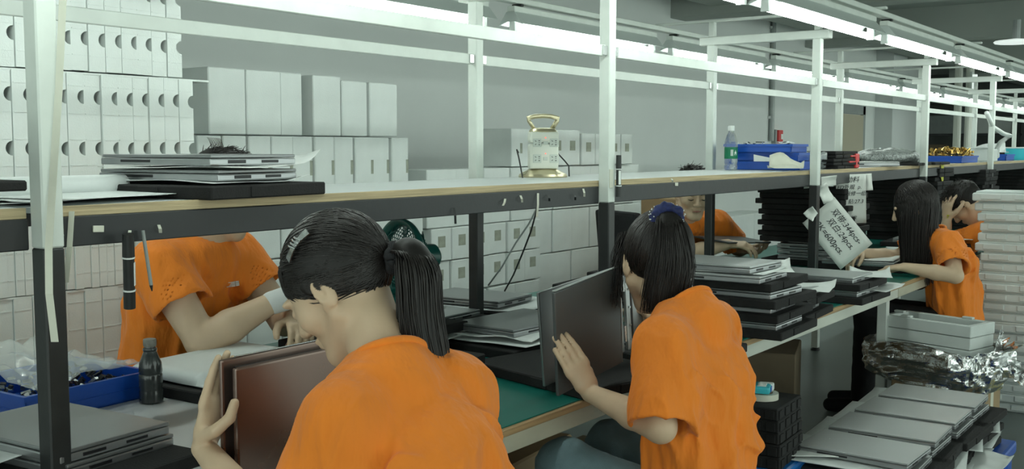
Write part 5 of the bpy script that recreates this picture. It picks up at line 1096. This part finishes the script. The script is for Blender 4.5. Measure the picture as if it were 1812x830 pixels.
# blue low platform with rows of laptops
t = thing('blue_platform', 'low bright blue plastic platform under the rows of laptops', 'platform', (3.87, 1.05, 0), 0)
MB().rbox((0, 0, .165), (1.36, .56, .05), .012, 2).obj('top', 'blue', t)
for sx in (-1, 0, 1):
    for sy in (-1, 1): MB().rbox((sx*.6, sy*.23, .07), (.10, .08, .14), .01, 1).obj('leg', 'blue', t)
for r_, x in enumerate((3.40, 3.70, 3.99, 4.28)):
    z = .191; nt_ = 3
    for k in range(nt_):
        dx, dy = random.uniform(-.012, .012), random.uniform(-.02, .02)
        tray(x+dx+.02, 1.045+dy, z, random.uniform(-.05, .05), 'black foam tray, %s up in %s row of the blue platform' % (ORD[k], ORD[r_])); z += TRH
        laptop(x+dx, 1.035+dy*.5, z, random.uniform(-.03, .03), 'silver laptop, %s up in %s row of the blue platform' % (ORD[k], ORD[r_]), 'laptop_light' if k == nt_-1 else 'laptop_grey', 'laptops on the blue platform'); z += .0245
        if k < nt_-1 or True:
            if k == nt_-1: break
            sheet(x+.02, .90+dy, z-.008, random.uniform(-.3, .3), .26, .22, 'white sheet, %s up in %s row of the blue platform' % (ORD[k], ORD[r_]), .03, .004, 'sheet'); z += .006
    sheet(x-.035, 1.085, z, .06, .31, .40, 'white foam sheet under the top laptop in %s row of the platform' % ORD[r_], .012, .003, 'sheet'); z += .009
    laptop(x+.005, 1.035, z, (-.03, .02, -.01, .01)[r_], 'top silver laptop of %s row on the blue platform' % ORD[r_], 'laptop_light', 'laptops on the blue platform')
sheet(3.30, 1.20, .372, .5, .16, .20, 'white paper curling up behind the first platform laptop', .03, .004); sheet(3.85, .80, .25, -.5, .22, .18, 'white paper sticking out of the platform stacks', .06, .006); sheet(3.55, .80, .23, -.2, .2, .16, 'white paper drooping from the first platform stacks', .04, .006)
# carton, foil bag, foam box
CX, CY = 5.05, 1.165; cr = math.radians(-2)
t = thing('carton', 'brown cardboard carton carrying the foil-wrapped foam box', 'carton', (CX, CY, 0), cr)
MB().rbox((0, 0, .17), (.32, .40, .34), .006, 1).obj('box', 'card', t); MB().rbox((0, -.2005, .17), (.05, .002, .33), .0005, 1).obj('tape', 'tape', t)
FR = math.radians(-16); FX0, FY0, FZ = 5.02, 1.205, .362
t = thing('foam_box_open', 'open white foam box with stepped sides set in crumpled foil', 'foam box', (FX0, FY0, FZ), FR)
fw, fl, fhh = .205, .43, .225
MB().box(-fw/2, fw/2, -fl/2, fl/2, 0, .02).obj('bottom', 'foam_white', t)
for k in range(4):
    z0, z1 = .004+k*.0555, .004+(k+1)*.0555-.003; o = .003*(k % 2)
    for (a, b, c_, d_) in ((-fw/2-o, fw/2+o, -fl/2-o, -fl/2+.026), (-fw/2-o, fw/2+o, fl/2-.026, fl/2+o), (-fw/2-o, -fw/2+.026, -fl/2+.02, fl/2-.02), (fw/2-.026, fw/2+o, -fl/2+.02, fl/2-.02)): MB().rbox(((a+b)/2, (c_+d_)/2, (z0+z1)/2), (b-a, d_-c_, z1-z0), .003, 1).obj('foam_layer', 'foam_white', t)
for (x, y) in ((-fw/2+.013, .1), (fw/2-.013, -.1), (.02, fl/2-.013)): MB().rbox((x, y, .228), (.024, .05, .01), .002, 1).obj('lug', 'foam_white', t)
laptop(FX0, FY0, FZ+.165, FR, 'dark laptop lying inside the open foam box', 'laptop_dark', 'laptops on trays', ).scale = (.62, .98, 1)
def foil(u, v):
    a = 2*math.pi*u; ca, sa = math.cos(a), math.sin(a); e = .55; bx = math.copysign(abs(ca)**e, ca); by = math.copysign(abs(sa)**e, sa)
    hh = .20+.035*math.sin(a*1.0+2.2)+.04*nz1(ca*1.3+3, sa*1.3, 2); flare = .055+.05*v**1.3*(1+.7*nz1(ca*2+5, sa*2, 3)); 
    bulge = .03*math.sin(math.pi*min(1, v*1.1)); n1 = nz1(ca*4+9, sa*4, v*5)*.022+nz1(ca*9+2, sa*9, v*9)*.012
    rx, ry = fw/2+flare*.8+bulge+n1, fl/2+flare+bulge+n1
    return (bx*rx, by*ry, -.075+hh*v+.015*nz1(ca*6, sa*6, v*6+4)*v)
t = thing('foil_bag', 'crumpled silver foil bag around the white foam box', 'foil bag', (FX0, FY0, FZ), FR)
MB().sheet(foil, 150, 34, .0015).obj('bag', 'foil', t)
MB().rbox((0, 0, -.012), (fw+.08, fl+.08, .012), .004, 1).obj('bag_bottom', 'foil', t)
tw = lambda u, v: (.02+.05*math.cos(6.28*v)*(1-.5*u)+.02*nz1(u*5, v*6, 1), -fl/2-.06-.11*u+.015*nz1(u*7, v*7, 5), .02+.05*math.sin(6.28*v)*(1-.35*u)+.09*u-.10*u*u+.012*nz1(u*8, v*8, 9))
MB().sheet(tw, 26, 26, .0015).obj('twisted_end', 'foil', t)
MB().sheet(lambda u, v: (.05+.035*math.cos(6.28*v)*(1-.7*u)+.012*nz1(u*5, v*6, 7), -fl/2-.04-.02*u, .06+.13*u+.03*math.sin(6.28*v)*(1-.6*u)), 16, 16, .0015).obj('twisted_end', 'foil', t)
# tower of white foam trays
q = MB(); tw_, tl_, th_ = .30, .50, .052
q.rbox((0, 0, .021), (tw_, tl_, .042), .006, 1); q.rbox((0, 0, .0465), (tw_-.03, tl_-.03, .009), .003, 1)
for y in (-.16, .0, .16): q.rbox((-tw_/2, y, .024), (.012, .10, .03), .004, 1)
ft_me = q.mesh('foam_tower_tray', 'foam_white')
for k in range(22):
    link('foam_tower_tray', ft_me, None, (5.98+random.uniform(-.012, .012), .965+random.uniform(-.014, .014)+(.02 if k > 19 else 0), .001+k*th_), (0, 0, random.uniform(-.03, .03)), 'white foam tray in the floor tower, %s from the bottom' % ORD[k], 'foam tray', 'foam trays of the floor tower')
# ------------------------------------------------------------------ far end of the hall
for k, (x, y) in enumerate(((20.6, 2.6), (20.9, 4.6))):
    t = thing('storage_rack', 'dark storage rack with boxes at the far end, %s of two' % ('nearer the bench', 'nearer the wall')[k], 'rack', (x, y, 0))
    for z in (.4, 1.0, 1.6, 2.2): MB().box(-.3, .3, -.95, .95, z, z+.04).obj('shelf', 'rack_dark', t)
    for sx in (-.28, .28):
        for sy in (-.93, .93): MB().box(sx-.03, sx+.03, sy-.03, sy+.03, 0, 2.4).obj('upright', 'rack_dark', t)
    for i, (yy, z, w_, h_, mt) in enumerate(((-.6, 1.04, .5, .36, 'card_dark'), (.0, 1.04, .6, .3, 'foam_side'), (.62, 1.04, .45, .4, 'card_dark'), (-.5, 1.64, .6, .3, 'foam_side'), (.3, 1.64, .7, .34, 'grey_metal'), (-.3, .44, .8, .4, 'card'), (.5, .44, .5, .35, 'card_dark'))):
        MB().rbox((-.05, 0, h_/2), (.5, w_, h_), .01, 1).obj('storage_box', mt, None, (x, y+yy, z+.0005), label='box, %s, on the far rack %s' % (('dark brown, low end middle shelf', 'pale, centre of middle shelf', 'dark brown, wall end of middle shelf', 'pale, upper shelf', 'grey, upper shelf', 'brown, low shelf', 'dark brown, low shelf')[i], ('nearer the bench', 'nearer the wall')[k]), cat='box', group='boxes on the far racks')
for k, y in enumerate((3.55, 3.75)):
    MB().cyl((16.2+.2*k, y, 0), (16.2+.2*k, y, 2.95), .055, n=12).obj('standing_pipe', 'ivory', None, label='cream vertical pipe beyond the bench, %s of two' % ORD[k], cat='pipe')
t = thing('wall_tube_light', 'upright lit tube light on the cream pipe beyond the bench', 'light', (16.1, 3.5, 2.0)); MB().cyl((0, -.03, 0), (0, -.03, .42), .04, n=10).obj('tube', 'lamp_disc', t); MB().box(-.06, .06, -.01, .02, -.04, .46).obj('housing', 'white_paint', t)
MB().box(4.4, 6.0, -.02+.62, .62+.04, .0005, .002).obj('floor_marking', 'yellow_tape', None, label='yellow floor marking tape in the aisle', cat='tape')
